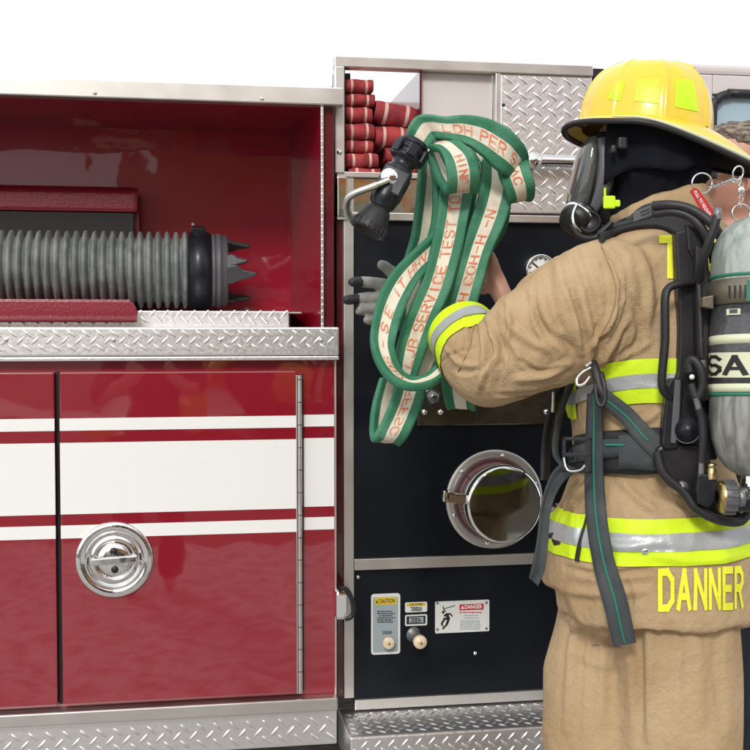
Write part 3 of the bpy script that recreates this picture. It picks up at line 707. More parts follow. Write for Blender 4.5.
# ---------------------------------------------------------------- cab at the far right
xc = X(620, 200, YP); Yc = YP + .02
zwin0 = Z(740, 235, Yc); xw = X(712, 130, Yc); ztc = ztopP + .025
b = MB()
b.box(xc, xw, Yc, Yc + .06, .45, ztc, .004); b.box(xw + .001, 3.2, Yc, Yc + .06, .45, zwin0, .004); b.box(xw + .001, 3.2, Yc, Yc + .06, ztc - .055, ztc, .004)
b.box(xc, 3.2, Yc + 2.3, yb2, .45, ztc); b.box(3.14, 3.2, Yc + .061, Yc + 2.29, .45, ztc); b.box(xc, xc + .03, Yc + .061, Yc + 2.29, .45, ztc)
b.box(xc, 3.2, Yc, yb2, ztc + .001, ztc + .03, .01)
b.build('cab', 'pinkpanel', truck)
b = MB(); zt = ztc - .055
q = [(xw, zwin0), (xw, zt - .06), (xw + .012, zt - .02), (xw + .05, zt), (xw + .2, zt + .003), (3.1, zt + .003)]
b.tube([(a_[0], Yc - .004, a_[1]) for a_ in catmull(q, 5)], .0125, 10); b.build('window_seal', 'blackrub', truck)
b = MB(); b.box(xw, 3.1, Yc + .01, Yc + .016, zwin0 - .01, zt + .01); b.build('cab_window', 'glass', truck)
bx('cab_headrest', 'platewhite', truck, xw + .06, xw + .6, Yc + .35, Yc + .5, zwin0, Z(740, 118, Yc + .35), .03)

# ---------------------------------------------------------------- suction hose (rests in the trough)
xs1 = X(197, 270, YH)
sh = thing('suction_hose', 'grey corrugated suction hose lying in the red trough with a black coupling', 'suction hose', (xs1 - .3, YH, zH - rH))
pit = .0245; prof = []; x = xl + .05
rnd = random.Random(3)
while x < xs1 - pit:
    j = rnd.uniform(-.0008, .0008)
    prof += [(rH - .019 + j, x), (rH - .017, x + pit * .13), (rH - .004 + j, x + pit * .28), (rH + j, x + pit * .42), (rH + .0003 + j, x + pit * .58), (rH - .004, x + pit * .74), (rH - .016, x + pit * .90)]
    x += pit
T = frame((0, YH, zH), (1, 0, 0), (0, 0, 1))
b = MB(); b.lathe([(.0, xl + .05)] + prof + [(rH - .02, x)], T, 56); b.build('corrugated_tube', 'suction', sh)
xA = x - .003
b = MB(); b.lathe([(rH - .012, xA), (rH - .004, xA + .001), (rH - .003, xA + .062), (rH - .012, xA + .063)], T, 56); b.build('cuff', 'blackpl', sh)
for dx in (.003,):
    b = MB(); b.lathe([(rH - .003, xA + dx), (rH + .002, xA + dx + .001), (rH + .002, xA + dx + .010), (rH + .0035, xA + dx + .011), (rH + .0035, xA + dx + .044), (rH + .002, xA + dx + .045), (rH + .002, xA + dx + .055), (rH - .003, xA + dx + .056)], T, 56)
    b.box(-.016, .010, -.02, .02, .008, .044, .003, T @ Matrix.Rotation(math.radians(12), 4, 'Z') @ Matrix.Translation((rH + .006, 0, xA + dx)))
    cb = b.build('clamp_band', 'blackan', sh)
    c = MB(); c.tube([T @ Vector((rH + .020, -.022, xA + dx + .010)), T @ Vector((rH + .020, .026, xA + dx + .010))], .0045, 10); c.build('clamp_bolt', 'ironwork', cb)
b = MB(); x0 = xA + .063
b.lathe([(rH - .012, x0), (rH - .004, x0 + .001), (rH - .004, x0 + .010), (rH - .009, x0 + .011), (rH - .009, x0 + .014), (rH - .003, x0 + .015), (rH - .003, x0 + .026), (rH - .009, x0 + .027), (rH - .006, x0 + .040), (rH - .016, x0 + .046), (rH - .05, x0 + .047), (rH - .05, x0 + .02)], T, 64)
b.build('coupling_ring', 'greypl', sh)
mat_dark = mat('dark_cast_metal', (.075, .075, .08), .5, .6, bump=(80, .001, 4))
for a, sc in ((76, .75), (99, 1.0), (215, .9), (325, .9)):
    Tt = T @ Matrix.Rotation(math.radians(a), 4, 'Z') @ Matrix.Translation((rH - .022, 0, x0 + .03))
    c = MB(); c.prism([Tt @ Vector((0, q[0] * sc, q[1] * sc)) for q in ((-.022, 0), (.022, 0), (.026, .022), (.018, .042), (.004, .090), (-.006, .094), (-.014, .055), (-.028, .036))], Tt.to_3x3() @ Vector((1, 0, 0)), .012)
    lg = c.build('swivel_lug', mat_dark, sh); mo = lg.modifiers.new('b', 'BEVEL'); mo.width = .004; mo.segments = 2

# ---------------------------------------------------------------- folded red hoses in the rack
def fold(name, px0, px1, py0, py1, Y, parent, tilt=0.0, open_=0.0, seed=0):
    """a flaked bend of flat hose: loop end facing us, two pale stripes running round it"""
    rnd = random.Random(seed); x0, x1 = X(px0, (py0 + py1) / 2, Y), X(px1, (py0 + py1) / 2, Y); z1, z0 = Z((px0 + px1) / 2, py0, Y), Z((px0 + px1) / 2, py1, Y)
    cz, hz_ = (z0 + z1) / 2, (z1 - z0) / 2 * .97; w = x1 - x0; cx = (x0 + x1) / 2
    us = [0, .03, .08, .16, .21, .2101, .29, .2901, .5, .71, .7101, .79, .7901, .84, .92, .97, 1]
    prof = []
    for k in range(13):
        a = PI / 2 - PI * k / 12; prof.append((-math.cos(a) * hz_ * 1.15, math.sin(a) * hz_))
    prof = [(.30, hz_)] + [(.08, hz_ * 1.0)] + prof + [(.08, -hz_)] + [(.30, -hz_)]
    b = MB(); rings = []
    ct, st_ = math.cos(tilt), math.sin(tilt)
    ph = rnd.uniform(0, 6)
    for u in us:
        e = 1 - .32 * (abs(2 * u - 1) ** 6); r_ = []
        for (dy, dz) in prof:
            xx = (u - .5) * w; zz_ = dz * (1 - .12 * abs(2 * u - 1) ** 5) + .0015 * math.sin(u * 9 + ph)
            yy = dy * (e if dy < 0 else 1)
            r_.append((cx + xx * ct - zz_ * st_, Y + hz_ + yy, cz + xx * st_ + zz_ * ct))
        rings.append(r_)
    for i in range(len(us) - 1):
        m_ = (us[i] + us[i + 1]) / 2; b.m = 1 if (.21 < m_ < .29 or .71 < m_ < .79) else 0
        if us[i + 1] - us[i] < .001: continue
        b.grid([rings[i], rings[i + 1]])
    th = hz_ * (.42 if open_ == 0 else .22)
    b.m = 0      # inner face of the bend: closes the ends with the hose thickness
    for side, rg in ((0, rings[0]), (-1, rings[-1])):
        inn = []
        for (p, (dy, dz)) in zip(rg, prof):
            inn.append((p[0] + (w * .01 if side == 0 else -w * .01), p[1] + (th if dy < 0 else 0), cz + (p[2] - cz) * (1 - th / hz_)))
        b.grid([rg, inn])
        if open_ == 0: b.add(inn, [tuple(range(len(inn)))], False)
        else:
            b.m = 2; b.add([(q[0] + (w * .12 if side == 0 else -w * .12), q[1], q[2]) for q in inn], [tuple(range(len(inn)))], False); b.grid([inn, [(q[0] + (w * .12 if side == 0 else -w * .12), q[1], q[2]) for q in inn]]); b.m = 0
    return b.build(name, ['hosered', 'hosestripe', 'gap'], parent)
Yf = YP + .01
h1 = thing('folded_hose', 'red fire hose flaked in a tall neat stack beside the steel post', 'fire hose', PY(360, 173, Yf + .05), 'folded red hoses')
for i, (a, c, e, f_) in enumerate(((345, 375.5, 157.8, 173.2), (345.5, 379, 152.3, 167.5), (344.8, 373.8, 138.8, 152.2), (344.8, 375, 122.2, 138.6), (344.8, 373, 105.8, 122), (344.8, 375.5, 92, 105.6), (344.8, 374, 78, 91.8))):
    if i == 0: fold('hose_fold', 349, 381, 167.6, 178, Yf, h1, 0, seed=0)
    else: fold('hose_fold', a, c, e, f_, Yf + .006 * (i % 3), h1, math.radians([0, 1.5, -1, 2, -1, 0, 1][i]), seed=i)
h2 = thing('folded_hose', 'red fire hose with an open top loop, right of the neat stack', 'fire hose', PY(395, 173, Yf + .1), 'folded red hoses')
for i, (a, c, e, f_, t, op) in enumerate(((388, 418, 160, 174, -.1, 0), (386, 416, 145.5, 160, .05, 0), (376, 411, 124.5, 146, -.02, 0), (375.5, 418, 101.5, 124.5, -.16, 1))):
    fold('hose_fold', a, c, e, f_, Yf + .03 - .008 * i, h2, t, op, seed=10 + i)
# ================================================================ green attack hose, looped over the arm
WPX = 35.0
class Ribbon:
    """flat hose strand: stations (Lx,Ly,Rx,Ry,depth,sign) ; sign tilts the strand in depth so that its width stays true"""
    def __init__(s, st, n=7, width=.074):
        q = []
        for a in st:
            lx, ly, rx, ry, d = a[:5]; sg = a[5] if len(a) > 5 else 0
            w = math.hypot(rx - lx, ry - ly) / FPX * d
            dd = math.sqrt(max(width ** 2 - w * w, 0)) / 2 * sg
            q.append((lx, ly, d - dd, rx, ry, d + dd))
        c = catmull(q, n)
        s.Lp = [np.array(W(*a[:3])) for a in c]; s.Rp = [np.array(W(*a[3:])) for a in c]
        s.n = len(c); s.C = [(a + b) / 2 for a, b in zip(s.Lp, s.Rp)]
        s.N = []
        for i in range(s.n):
            t = s.C[min(i + 1, s.n - 1)] - s.C[max(i - 1, 0)]; w = s.Rp[i] - s.Lp[i]; nn = np.cross(w, t); l = np.linalg.norm(nn); nn = nn / l if l > 1e-9 else np.array((0, -1, 0))
            s.N.append(nn)
        # keep the normal continuous and towards the camera at the first station
        if s.N[0] @ np.array(FW) > 0: s.N = [-x for x in s.N]
        for i in range(1, s.n):
            if s.N[i] @ s.N[i - 1] < 0: s.N[i] = -s.N[i]
        s.len = [0]
        for i in range(1, s.n): s.len.append(s.len[-1] + np.linalg.norm(s.C[i] - s.C[i - 1]))
    def top(s, u):
        a = abs(u); return .0044 + .0040 * min(1, a / .8) ** 3 if a < .86 else .0084 * math.sqrt(max(0, 1 - ((a - .86) / .14) ** 2))
    def at(s, i, u, h):
        t = (u + 1) / 2; return s.Lp[i] * (1 - t) + s.Rp[i] * t + s.N[i] * h
    def atlen(s, l, u, h):
        l = min(max(l, 0), s.len[-1] - 1e-6); i = int(np.searchsorted(s.len, l, side='right')) - 1; i = min(i, s.n - 2)
        f = (l - s.len[i]) / max(s.len[i + 1] - s.len[i], 1e-9)
        return s.at(i, u, h) * (1 - f) + s.at(i + 1, u, h) * f
    def mesh(s, mb, seed=0):
        us = [-1, -.985, -.94, -.86, -.7, -.55, -.40, -.37, -.2, 0, .2, .37, .40, .55, .7, .86, .94, .985, 1]
        rows = []
        for i in range(s.n):
            wob = noise.noise(Vector((s.len[i] * 14 + seed, seed, 0)))
            row = []
            for u in us:
                dd = .0036 * noise.noise(Vector((s.len[i] * 22 + seed, u * 1.3, seed))) + .0012 * noise.noise(Vector((s.len[i] * 60, u * 4, seed)))
                row.append(s.at(i, u * (1 + .04 * wob), s.top(u) + dd * (1 - u ** 8)))
            low = []
            for u in us[::-1][1:-1]: low.append(s.at(i, u * (1 + .04 * wob), -s.top(u)))
            rows.append(row + low)
        m = len(rows[0]); nu = len(us); vs = [p for r in rows for p in r]; o = len(mb.v)
        mb.v += [tuple(p) for p in vs]
        for i in range(s.n - 1):
            for j in range(m):
                a, b_ = i * m + j, i * m + (j + 1) % m
                if j < nu - 1: um = (us[j] + us[j + 1]) / 2
                else: um = 0.0 if (nu - 1 + 7 <= j < nu - 1 + 11) else 1
                mb.f.append((a + o, b_ + o, b_ + m + o, a + m + o)); mb.mi.append(1 if abs(um) < .385 else 0); mb.sm.append(True)
        for i in (0, s.n - 1): mb.f.append(tuple(i * m + j + o for j in range(m))); mb.mi.append(0); mb.sm.append(False)
    def text(s, mb, string, l0, size, flip=1, hgt=.62, rev=False):
        """lettering along the strand; size = letter advance length"""
        qs, w = stencil(string, .105, 1.45, 4)
        for q in qs:
            pts = []
            for (x, y) in q:
                u = (y / 1.6 - .5) * hgt * .88 * flip
                l = (s.len[-1] - l0 - (x / 1.45) * size) if rev else (l0 + (x / 1.45) * size); pts.append(s.atlen(l, u, s.top(u) + .0016 + .0036 * noise.noise(Vector((l * 22 + getattr(s, 'seed', 0), u * 1.3, getattr(s, 'seed', 0))))))
            mb.add(pts, [(0, 1, 2, 3)], True)
hose = thing('fire_hose', 'green fire hose with white lettered band and black nozzle, looped over the firefighter\'s hands', 'fire hose', W(430, 290, 2.45))
strands = [
 # name, stations, text, (l0, size, flip, rev)
 ([(402,149,424,154,2.40,0),(405,138,428,149,2.40,0),(409,126,434,142,2.40,.3),(417,116,437,139,2.41,.2),(430,114,440,139,2.40,0),(445,116,450,141,2.385,0),(465,115,467,146,2.38,0),(487,118,481,156,2.38,0),(505,127,493,167,2.385,0),(519,139,502,174,2.40,0),(527,153,507,178,2.43,.2),(525,166,503,184,2.475,.6),(514,172,492,188,2.50,.6)], ('LDH PER S E', .105, .0215, -1, False, .60)),
 ([(496,166,527,158,2.44,.2),(499,178,531,170,2.42,0),(504,190,535,183,2.42,0),(508,199,534,193,2.44,.4),(507,201,530,198,2.475,.8),(500,196,522,190,2.50,.5)], ('VVC', .012, .017, -1, False, .55)),
 ([(429,149,441,138,2.41,.6),(437,150,456,141,2.375,.2),(443,157,469,149,2.36,0),(446,168,477,160,2.355,0),(447,180,480,173,2.36,0),(446,189,480,185,2.38,.3),(446,192,478,190,2.405,.9),(442,190,470,187,2.43,.5)], ('E JNIH', .045, .0150, -1, True, .60)),
 ([(427,152,440,150,2.43,.6),(433,168,447,165,2.43,.7),(440,184,456,180,2.42,.7),(446,192,470,190,2.40,.6)], None),
 ([(440,184,474,186,2.47,0),(438,200,472,201,2.45,0),(436,220,468,221,2.435,0),(430,250,462,250,2.425,0),(420,284,452,287,2.42,0),(407,314,438,319,2.42,0),(397,343,427,350,2.43,0),(395,364,417,376,2.44,.4),(398,378,414,386,2.47,.6)], ('LJB SERVICE TEST TO 4', .050, .0215, -1, True, .66)),
 ([(442,222,446,246,2.46,.4),(430,235,434,262,2.44,.2),(413,250,420,279,2.41,0),(395,268,410,297,2.395,0),(381,290,402,317,2.385,0),(373,315,397,336,2.38,0),(370,340,395,351,2.375,.2),(376,362,399,366,2.37,.4),(390,380,405,375,2.37,.7),(409,388,417,379,2.375,.9),(430,386,429,374,2.39,.7),(446,376,441,359,2.42,.4),(458,362,449,344,2.45,.2)], ('COS - S EXIT HHV', .165, .0215, -1, True, .60)),
 ([(482,160,512,170,2.49,0),(481,180,513,190,2.47,0),(477,200,510,208,2.455,0),(470,222,503,228,2.445,0),(462,246,493,250,2.44,0),(454,273,485,276,2.44,0),(446,300,477,305,2.45,0),(440,326,471,330,2.47,0),(439,352,471,355,2.48,0),(441,380,474,382,2.49,0),(444,400,476,403,2.50,0),(446,406,476,408,2.515,.8),(446,400,474,402,2.535,.3)], ('PL 4 V MH COH-H -N', .115, .0225, -1, True, .60)),
 ([(396,380,426,384,2.46,0),(392,396,425,396,2.455,0),(385,414,419,414,2.45,0),(376,431,411,432,2.45,.1),(372,438,403,441,2.465,.7),(371,438,400,442,2.49,.9),(370,428,392,428,2.51,.6),(373,404,397,400,2.52,.5),(380,378,402,376,2.52,.3)], ('FFFSC', .018, .021, -1, False, .5)),
 ([(421,154,437,158,2.50,.7),(419,180,437,182,2.50,.7),(416,208,437,210,2.50,.6),(411,236,435,240,2.50,.5),(404,260,430,268,2.50,.3),(398,290,428,296,2.50,0),(396,330,426,334,2.50,0)], None),
 ([(431,160,446,166,2.48,.6),(434,190,452,194,2.48,.5),(434,215,452,216,2.48,.6),(428,240,446,244,2.48,.6),(420,265,442,270,2.48,.3)], None),
 ([(488,176,508,182,2.53,.5),(487,200,510,206,2.53,.5),(480,226,506,230,2.53,.3),(466,250,492,253,2.53,.2),(452,280,480,280,2.53,0),(446,312,472,314,2.53,0)], None),
 ([(466,146,498,164,2.50,.3),(470,165,500,176,2.505,.3),(468,190,496,196,2.51,.3),(464,215,488,220,2.51,.3),(458,240,480,244,2.51,.3)], None),
 ([(446,150,474,152,2.49,.5),(462,168,486,172,2.50,.3),(466,186,486,192,2.50,.3)], None),
 ([(424,326,446,348,2.49,0),(417,345,443,366,2.49,0),(411,362,431,384,2.49,.2),(404,372,418,389,2.50,.6)], None),
]
lab = ['first length leaving the nozzle and arching over the top', None, None, None, 'front length with orange SERVICE TEST lettering', 'outer loop bulging to the left']
for i, (st_, tx) in enumerate(strands):
    R_ = Ribbon(st_, 8); R_.seed = i * 3.7; b = MB(); R_.mesh(b, i * 3.7); o = b.build('hose_loop', ['green', 'hosewhite'], hose)
    if tx:
        b = MB(); R_.text(b, tx[0], tx[1], tx[2], tx[3], tx[5], tx[4]); t_ = b.build('printed_lettering', 'orange', o, fix=False)

# nozzle --------------------------------------------------------------------
NA, NB = W(417, 139, 2.40), W(367, 231, 2.37)
ax = NB - NA; Ln = ax.length; T = frame(NA, ax, RT)
px1 = 2.4 / FPX
def prof_(l): return [(r * px1, t * Ln) for r, t in l]
nz_body = MB(); nz_body.lathe(prof_([(0, .02), (8, .02), (13, .03), (14.5, .04), (15.5, .07), (15.5, .085), (14.5, .09), (14.5, .115), (16, .125), (16, .145), (14.6, .15), (14.6, .19), (16.2, .20), (16.2, .235), (13, .25), (11.6, .26), (11.6, .31), (12.6, .325), (13.5, .34), (13.5, .50), (14, .56), (14.5, .64), (13.5, .70), (11, .74), (10.8, .77), (0, .78)]), T, 48)
nz = nz_body.build('nozzle', 'blackan', hose)
b = MB()
for k in range(6):
    a = k * PI / 3 + .3; Tk = T @ Matrix.Rotation(a, 4, 'Z'); b.box(15 * px1, 18.5 * px1, -5 * px1, 5 * px1, .10 * Ln, .22 * Ln, .002, Tk)
b.build('coupling_lugs', 'blackan', nz)
b = MB(); b.lathe(prof_([(9, .75), (12, .76), (14, .80), (15.5, .86), (17.5, .93), (18.5, .98), (18, 1.0), (15.5, 1.005), (13, .97), (10, .93), (0, .92)]), T, 48)
for k in range(20):
    Tk = T @ Matrix.Rotation(k * PI / 10, 4, 'Z'); b.box(16 * px1, 18.9 * px1, -1.5 * px1, 1.5 * px1, .93 * Ln, 1.0 * Ln, .001, Tk)
b.build('tip_bumper', 'blackrub', nz)
b = MB(); b.box(-14 * px1, 14 * px1, -13.5 * px1, -8 * px1, .36 * Ln, .62 * Ln, .006, T); b.box(-14 * px1, 14 * px1, 8 * px1, 13.5 * px1, .36 * Ln, .62 * Ln, .006, T); b.build('valve_body', 'blackan', nz)
fl = b = MB(); pc_ = W(389, 180, 2.40) - FW * .036
b.lathe([(0, .010), (.0075, .010), (.010, .008), (.0165, .008), (.018, .005), (.018, -.004)], frame(pc_, -FW, RT), 32)
b.build('bail_pivot', 'chrome', nz)
pts = catmull([(389, 180, 2.352), (372, 187, 2.350), (356, 193, 2.352), (348, 199, 2.362), (347, 208, 2.385), (350, 217, 2.41), (356, 220, 2.43), (364, 214, 2.435), (376, 200, 2.435), (388, 186, 2.435)], 8)
b = MB(); n = len(pts); b.tube([W(*p) for p in pts], [.0115 if .08 < i / n < .42 else .0095 for i in range(n)], 16, squash=.62)
b.build('bail_handle', 'brushed', nz)
# marks cast on the coupling and body
b = MB(); qs, w_ = stencil('S-H', .12, 1.5, 2)
for q in qs: b.add([W(397.5 + y * -2.2 + x * 1.5 * .55, 164 + x * 1.6 * -.9 + y * -.9 + 6, 2.40 - 13.8 * px1) for x, y in q], [(0, 1, 2, 3)], False)
# ================================================================ firefighter
def pring(xL, xR, y, d, t, n=40, p=2.3, slant=0.0, rot=0.0):
    """cross-section between two pixel columns; slant tips it (px per unit to the right)"""
    c = W((xL + xR) / 2, y, d); hw = (xR - xL) / 2 / FPX * d; out = []
    for k in range(n):
        a = 2 * PI * k / n; ca, sa = math.cos(a + rot), math.sin(a + rot)
        x = math.copysign(abs(math.cos(a)) ** (2 / p), math.cos(a)); z = math.copysign(abs(math.sin(a)) ** (2 / p), math.sin(a))
        out.append(c + RT * hw * x + FW * t * z - Vector((0, 0, 1)) * (slant * x / FPX * d))
    return out
def rings(tbl, sub=3, **k):
    c = catmull([tuple(r) + (0,) * (6 - len(r)) for r in tbl], sub); return [pring(a[0], a[1], a[2], a[3], max(a[4], .004), slant=a[5], **k) for a in c]
def ptube(mb, pts, seg=20, squash=1.0, n=6, round_end=True):
    c = catmull(pts, n); P = [W(a[0], a[1], a[2]) for a in c]; r = [max(a[3], .001) for a in c]
    if round_end:
        d = (P[-1] - P[-2]).normalized(); re = r[-1]
        for f_, g in ((.5, .87), (.85, .5), (.98, .15)): P.append(P[len(c) - 1] + d * re * f_); r.append(re * g)
    mb.tube(P, r, seg, True, False, squash)

ff = thing('person', 'firefighter in tan turnout coat, yellow helmet and black hood, holding the green hose', 'person', (W(655, 560, 2.38).x, W(655, 560, 2.38).y, 0))
# ---- body under the clothes: one continuous skin with hands
def hand(mb, wrist, palm, fingers, thumb):
    ptube(mb, [wrist, palm[0], palm[1]], 16, .62, 5)
    for f in fingers: ptube(mb, f, 12, .95, 5)
    ptube(mb, thumb, 12, .95, 5)
b = MB()
b.loft(rings([(608, 680, 118, 2.42, .05), (598, 692, 135, 2.42, .075), (597, 694, 158, 2.42, .08), (604, 690, 185, 2.42, .078), (618, 680, 205, 2.43, .06), (628, 684, 222, 2.43, .06), (600, 705, 240, 2.42, .085), (592, 712, 290, 2.41, .12), (590, 712, 380, 2.40, .12), (592, 710, 460, 2.40, .12), (588, 712, 540, 2.40, .13), (592, 708, 600, 2.40, .12)]))
for (hx, hd, kx, kd, ax_, ad, fx, fd) in ((668, 2.33, 668, 2.31, 672, 2.36, 640, 2.33), (622, 2.48, 612, 2.46, 622, 2.52, 588, 2.49)):
    ptube(b, [(hx, 590, hd, .085), (kx, 740, kd, .06), (ax_, 960, ad, .045), (ax_ - 2, 1000, ad, .045), (fx, 1012, fd, .035)], 18)
ptube(b, [(640, 280, 2.36, .06), (560, 325, 2.30, .055), (500, 360, 2.30, .045), (468, 350, 2.36, .038), (445, 322, 2.45, .028)], 16)
ptube(b, [(650, 275, 2.50, .06), (585, 345, 2.60, .05), (555, 352, 2.60, .045), (530, 335, 2.57, .034), (513, 317, 2.56, .0285)], 16)
# right hand gripping the hoses from behind: palm edge and heel show beside the hose
hand(b, (514, 318, 2.56, .0285), [(503, 297, 2.56, .036), (492, 274, 2.57, .037)],
     [[(490, 262, 2.58, .0125), (478, 250, 2.585, .011), (462, 246, 2.58, .010), (450, 250, 2.565, .0085)],
      [(487, 270, 2.585, .0125), (472, 262, 2.59, .011), (456, 260, 2.58, .010), (445, 265, 2.565, .0085)],
      [(486, 280, 2.585, .012), (471, 275, 2.59, .011), (456, 275, 2.58, .0095), (447, 279, 2.565, .008)],
      [(487, 291, 2.58, .011), (474, 289, 2.585, .0095), (462, 290, 2.575, .008), (455, 292, 2.565, .007)]],
     [(497, 276, 2.545, .0135), (494, 264, 2.54, .0125), (491, 255, 2.545, .010), (487, 248, 2.55, .0085)])
V, F = remeshed(b, .0048, 4)
V = noise_disp(V, vnormals(V, F), 45, .0008)
body_o = mesh_from('body', V, F, 'skin', ff)

# ---- turnout coat
b = MB()
b.loft(rings([(630, 706, 216, 2.42, .075), (612, 718, 226, 2.42, .11), (594, 725, 240, 2.42, .135), (578, 729, 262, 2.415, .155), (572, 732, 300, 2.40, .172), (571, 732, 350, 2.39, .178), (572, 731, 400, 2.385, .172), (577, 725, 440, 2.38, .160), (575, 727, 470, 2.38, .160), (563, 737, 500, 2.38, .178), (556, 745, 540, 2.38, .195), (556, 747, 575, 2.38, .200), (560, 745, 600, 2.38, .198), (562, 742, 611, 2.38, .196)]))
# collar: tips down to the front (left)
b.loft(rings([(602, 712, 240, 2.42, .125, -8), (604, 710, 224, 2.42, .118, -12), (607, 706, 210, 2.42, .113, -15), (609, 704, 202, 2.42, .110, -16)]))
# near sleeve
ptube(b, [(640, 292, 2.36, .105), (606, 302, 2.315, .122), (577, 315, 2.295, .123), (547, 334, 2.285, .110), (520, 350, 2.28, .095), (501, 362, 2.285, .080), (488, 366, 2.305, .073), (478, 361, 2.345, .0715), (470, 348, 2.385, .0725), (463, 337, 2.42, .071)], 28, n=5, round_end=False)
# far sleeve
ptube(b, [(655, 285, 2.48, .10), (618, 315, 2.56, .09), (588, 340, 2.60, .078), (562, 350, 2.60, .066), (545, 344, 2.585, .058)], 24, n=5, round_end=False)
# front edge of the coat swinging open below the belt
b.loft(rings([(578, 618, 482, 2.40, .05), (563, 610, 500, 2.40, .075), (552, 604, 522, 2.40, .09), (547, 600, 545, 2.40, .10), (544, 598, 570, 2.40, .10), (546, 598, 583, 2.40, .095)]))
V, F = remeshed(b, .0046, 12)
N = vnormals(V, F); V = noise_disp(V, N, 7.5, .007, 3.1); V = ridge_disp(V, N, (9, 9, 5.5), .0060, 2.7); N = vnormals(V, F); V = ridge_disp(V, N, (19, 19, 13), .0026, 8.1)
bv = bvh_of(V, F)
folds = [
 ([(597, 244), (613, 278), (611, 312), (594, 346)], .006, .006), ([(603, 244), (620, 278), (617, 312), (600, 346)], .005, -.006), ([(566, 290), (576, 325), (580, 352)], .006, .006), ([(572, 290), (583, 325), (586, 350)], .005, -.006), ([(506, 300), (510, 325), (504, 350)], .006, .005), ([(488, 330), (496, 350), (488, 392)], .006, .006), ([(494, 330), (503, 352), (496, 394)], .005, -.005), ([(440, 362), (456, 352), (478, 346)], .004, -.005), ([(520, 360), (540, 372), (566, 366)], .006, -.005), ([(530, 290), (534, 320), (550, 356)], .006, .005), ([(625, 290), (640, 310), (646, 340)], .006, -.004), ([(590, 350), (604, 330), (622, 300)], .006, .006),
 ([(556, 258), (566, 300), (580, 345), (590, 372)], .012, .007), ([(575, 250), (592, 300), (600, 345), (594, 372)], .010, -.007), ([(612, 255), (618, 300), (606, 345)], .014, .006),
 ([(545, 272), (556, 320), (576, 360)], .010, -.005), ([(598, 368), (612, 345), (628, 318)], .010, .007), ([(600, 376), (622, 358), (648, 345)], .008, .005), ([(606, 372), (616, 352), (624, 330)], .006, -.005),
 ([(500, 310), (520, 335), (548, 350)], .009, .006), ([(492, 318), (505, 345), (520, 372)], .008, -.006), ([(480, 322), (484, 350), (480, 385)], .008, .006), ([(470, 318), (470, 340), (462, 362)], .006, -.005),
 ([(515, 380), (545, 375), (572, 362)], .010, .006), ([(498, 395), (530, 392), (560, 386)], .007, -.004), ([(530, 300), (545, 330), (575, 350)], .009, -.006), ([(445, 348), (458, 362), (478, 366)], .006, .004), ([(450, 368), (466, 372), (484, 368)], .006, -.004),
 ([(478, 392), (486, 372), (500, 355)], .007, .005),
 ([(640, 250), (650, 290), (646, 340)], .014, .005), ([(632, 300), (640, 330), (632, 356)], .008, -.004), ([(660, 410), (640, 424), (610, 430)], .008, .005), ([(590, 412), (596, 430)], .01, .004),
 ([(590, 480), (574, 500), (562, 520)], .008, .006), ([(600, 480), (586, 510), (580, 540)], .007, -.006), ([(620, 480), (640, 500), (660, 512)], .010, .005), ([(640, 478), (664, 496), (690, 508)], .008, -.004), ([(650, 555), (700, 560), (740, 556)], .010, .004),
 ([(566, 568), (600, 574), (650, 570)], .007, -.006), ([(560, 590), (600, 594), (650, 590)], .010, .005), ([(625, 578), (632, 598), (628, 610)], .006, -.004), ([(590, 540), (620, 546), (660, 544)], .01, .003),
 ([(630, 222), (650, 212), (676, 208)], .006, .003), ([(606, 232), (622, 222), (642, 216)], .005, -.003),
]
N = vnormals(V, F); V = fold_disp(V, N, bv, [(p_, w_ * .85, a_ * 1.5) for p_, w_, a_ in folds])
coat = mesh_from('turnout_coat', V, F, 'tan', ff)
bv = bvh_of(V, F); COAT = bv
# stitched seams: armhole, sleeve, yoke and side
SEAM = mat('tan_seam', (.30, .20, .10), .9)
for pts in ([(601, 247), (615, 280), (613, 312), (597, 343)], [(560, 398), (530, 396), (500, 398)], [(476, 316), (470, 345), (458, 372)]):
    b = MB(); strip_on(b, bv, pts, .8, .0010, .0009, 14, 3, smooth=2); b.build('coat_seam', SEAM, coat)
# reflective bands run round the body at a height
AX = W(648, 450, 2.385)
def ring_band(mb, zf, dz0, dz1, off, a0=0, a1=360, n=300, across=14, rmax=.235, bvh=None):
    bvh = bvh or COAT; prev = None; strip = []
    for k in range(n + 1):
        a = math.radians(a0 + (a1 - a0) * k / n); d = (RT * math.cos(a) - Vector((FW.x, FW.y, 0)).normalized() * math.sin(a)); d.z = 0; d.normalize()
        col = []
        for j in range(across):
            z = zf(a) + dz0 + (dz1 - dz0) * j / (across - 1); o = Vector((AX.x, AX.y, z)); h = bvh.ray_cast(o, d)
            if h[0] is None or (h[0] - o).length > rmax: col = None; break
            col.append(h[0] + d * off)
        if col is None:
            if len(strip) > 1: mb.grid(strip)
            strip = []; continue
        strip.append(col)
    if len(strip) > 1: mb.grid(strip)
def zat(px, py, d): return W(px, py, d).z
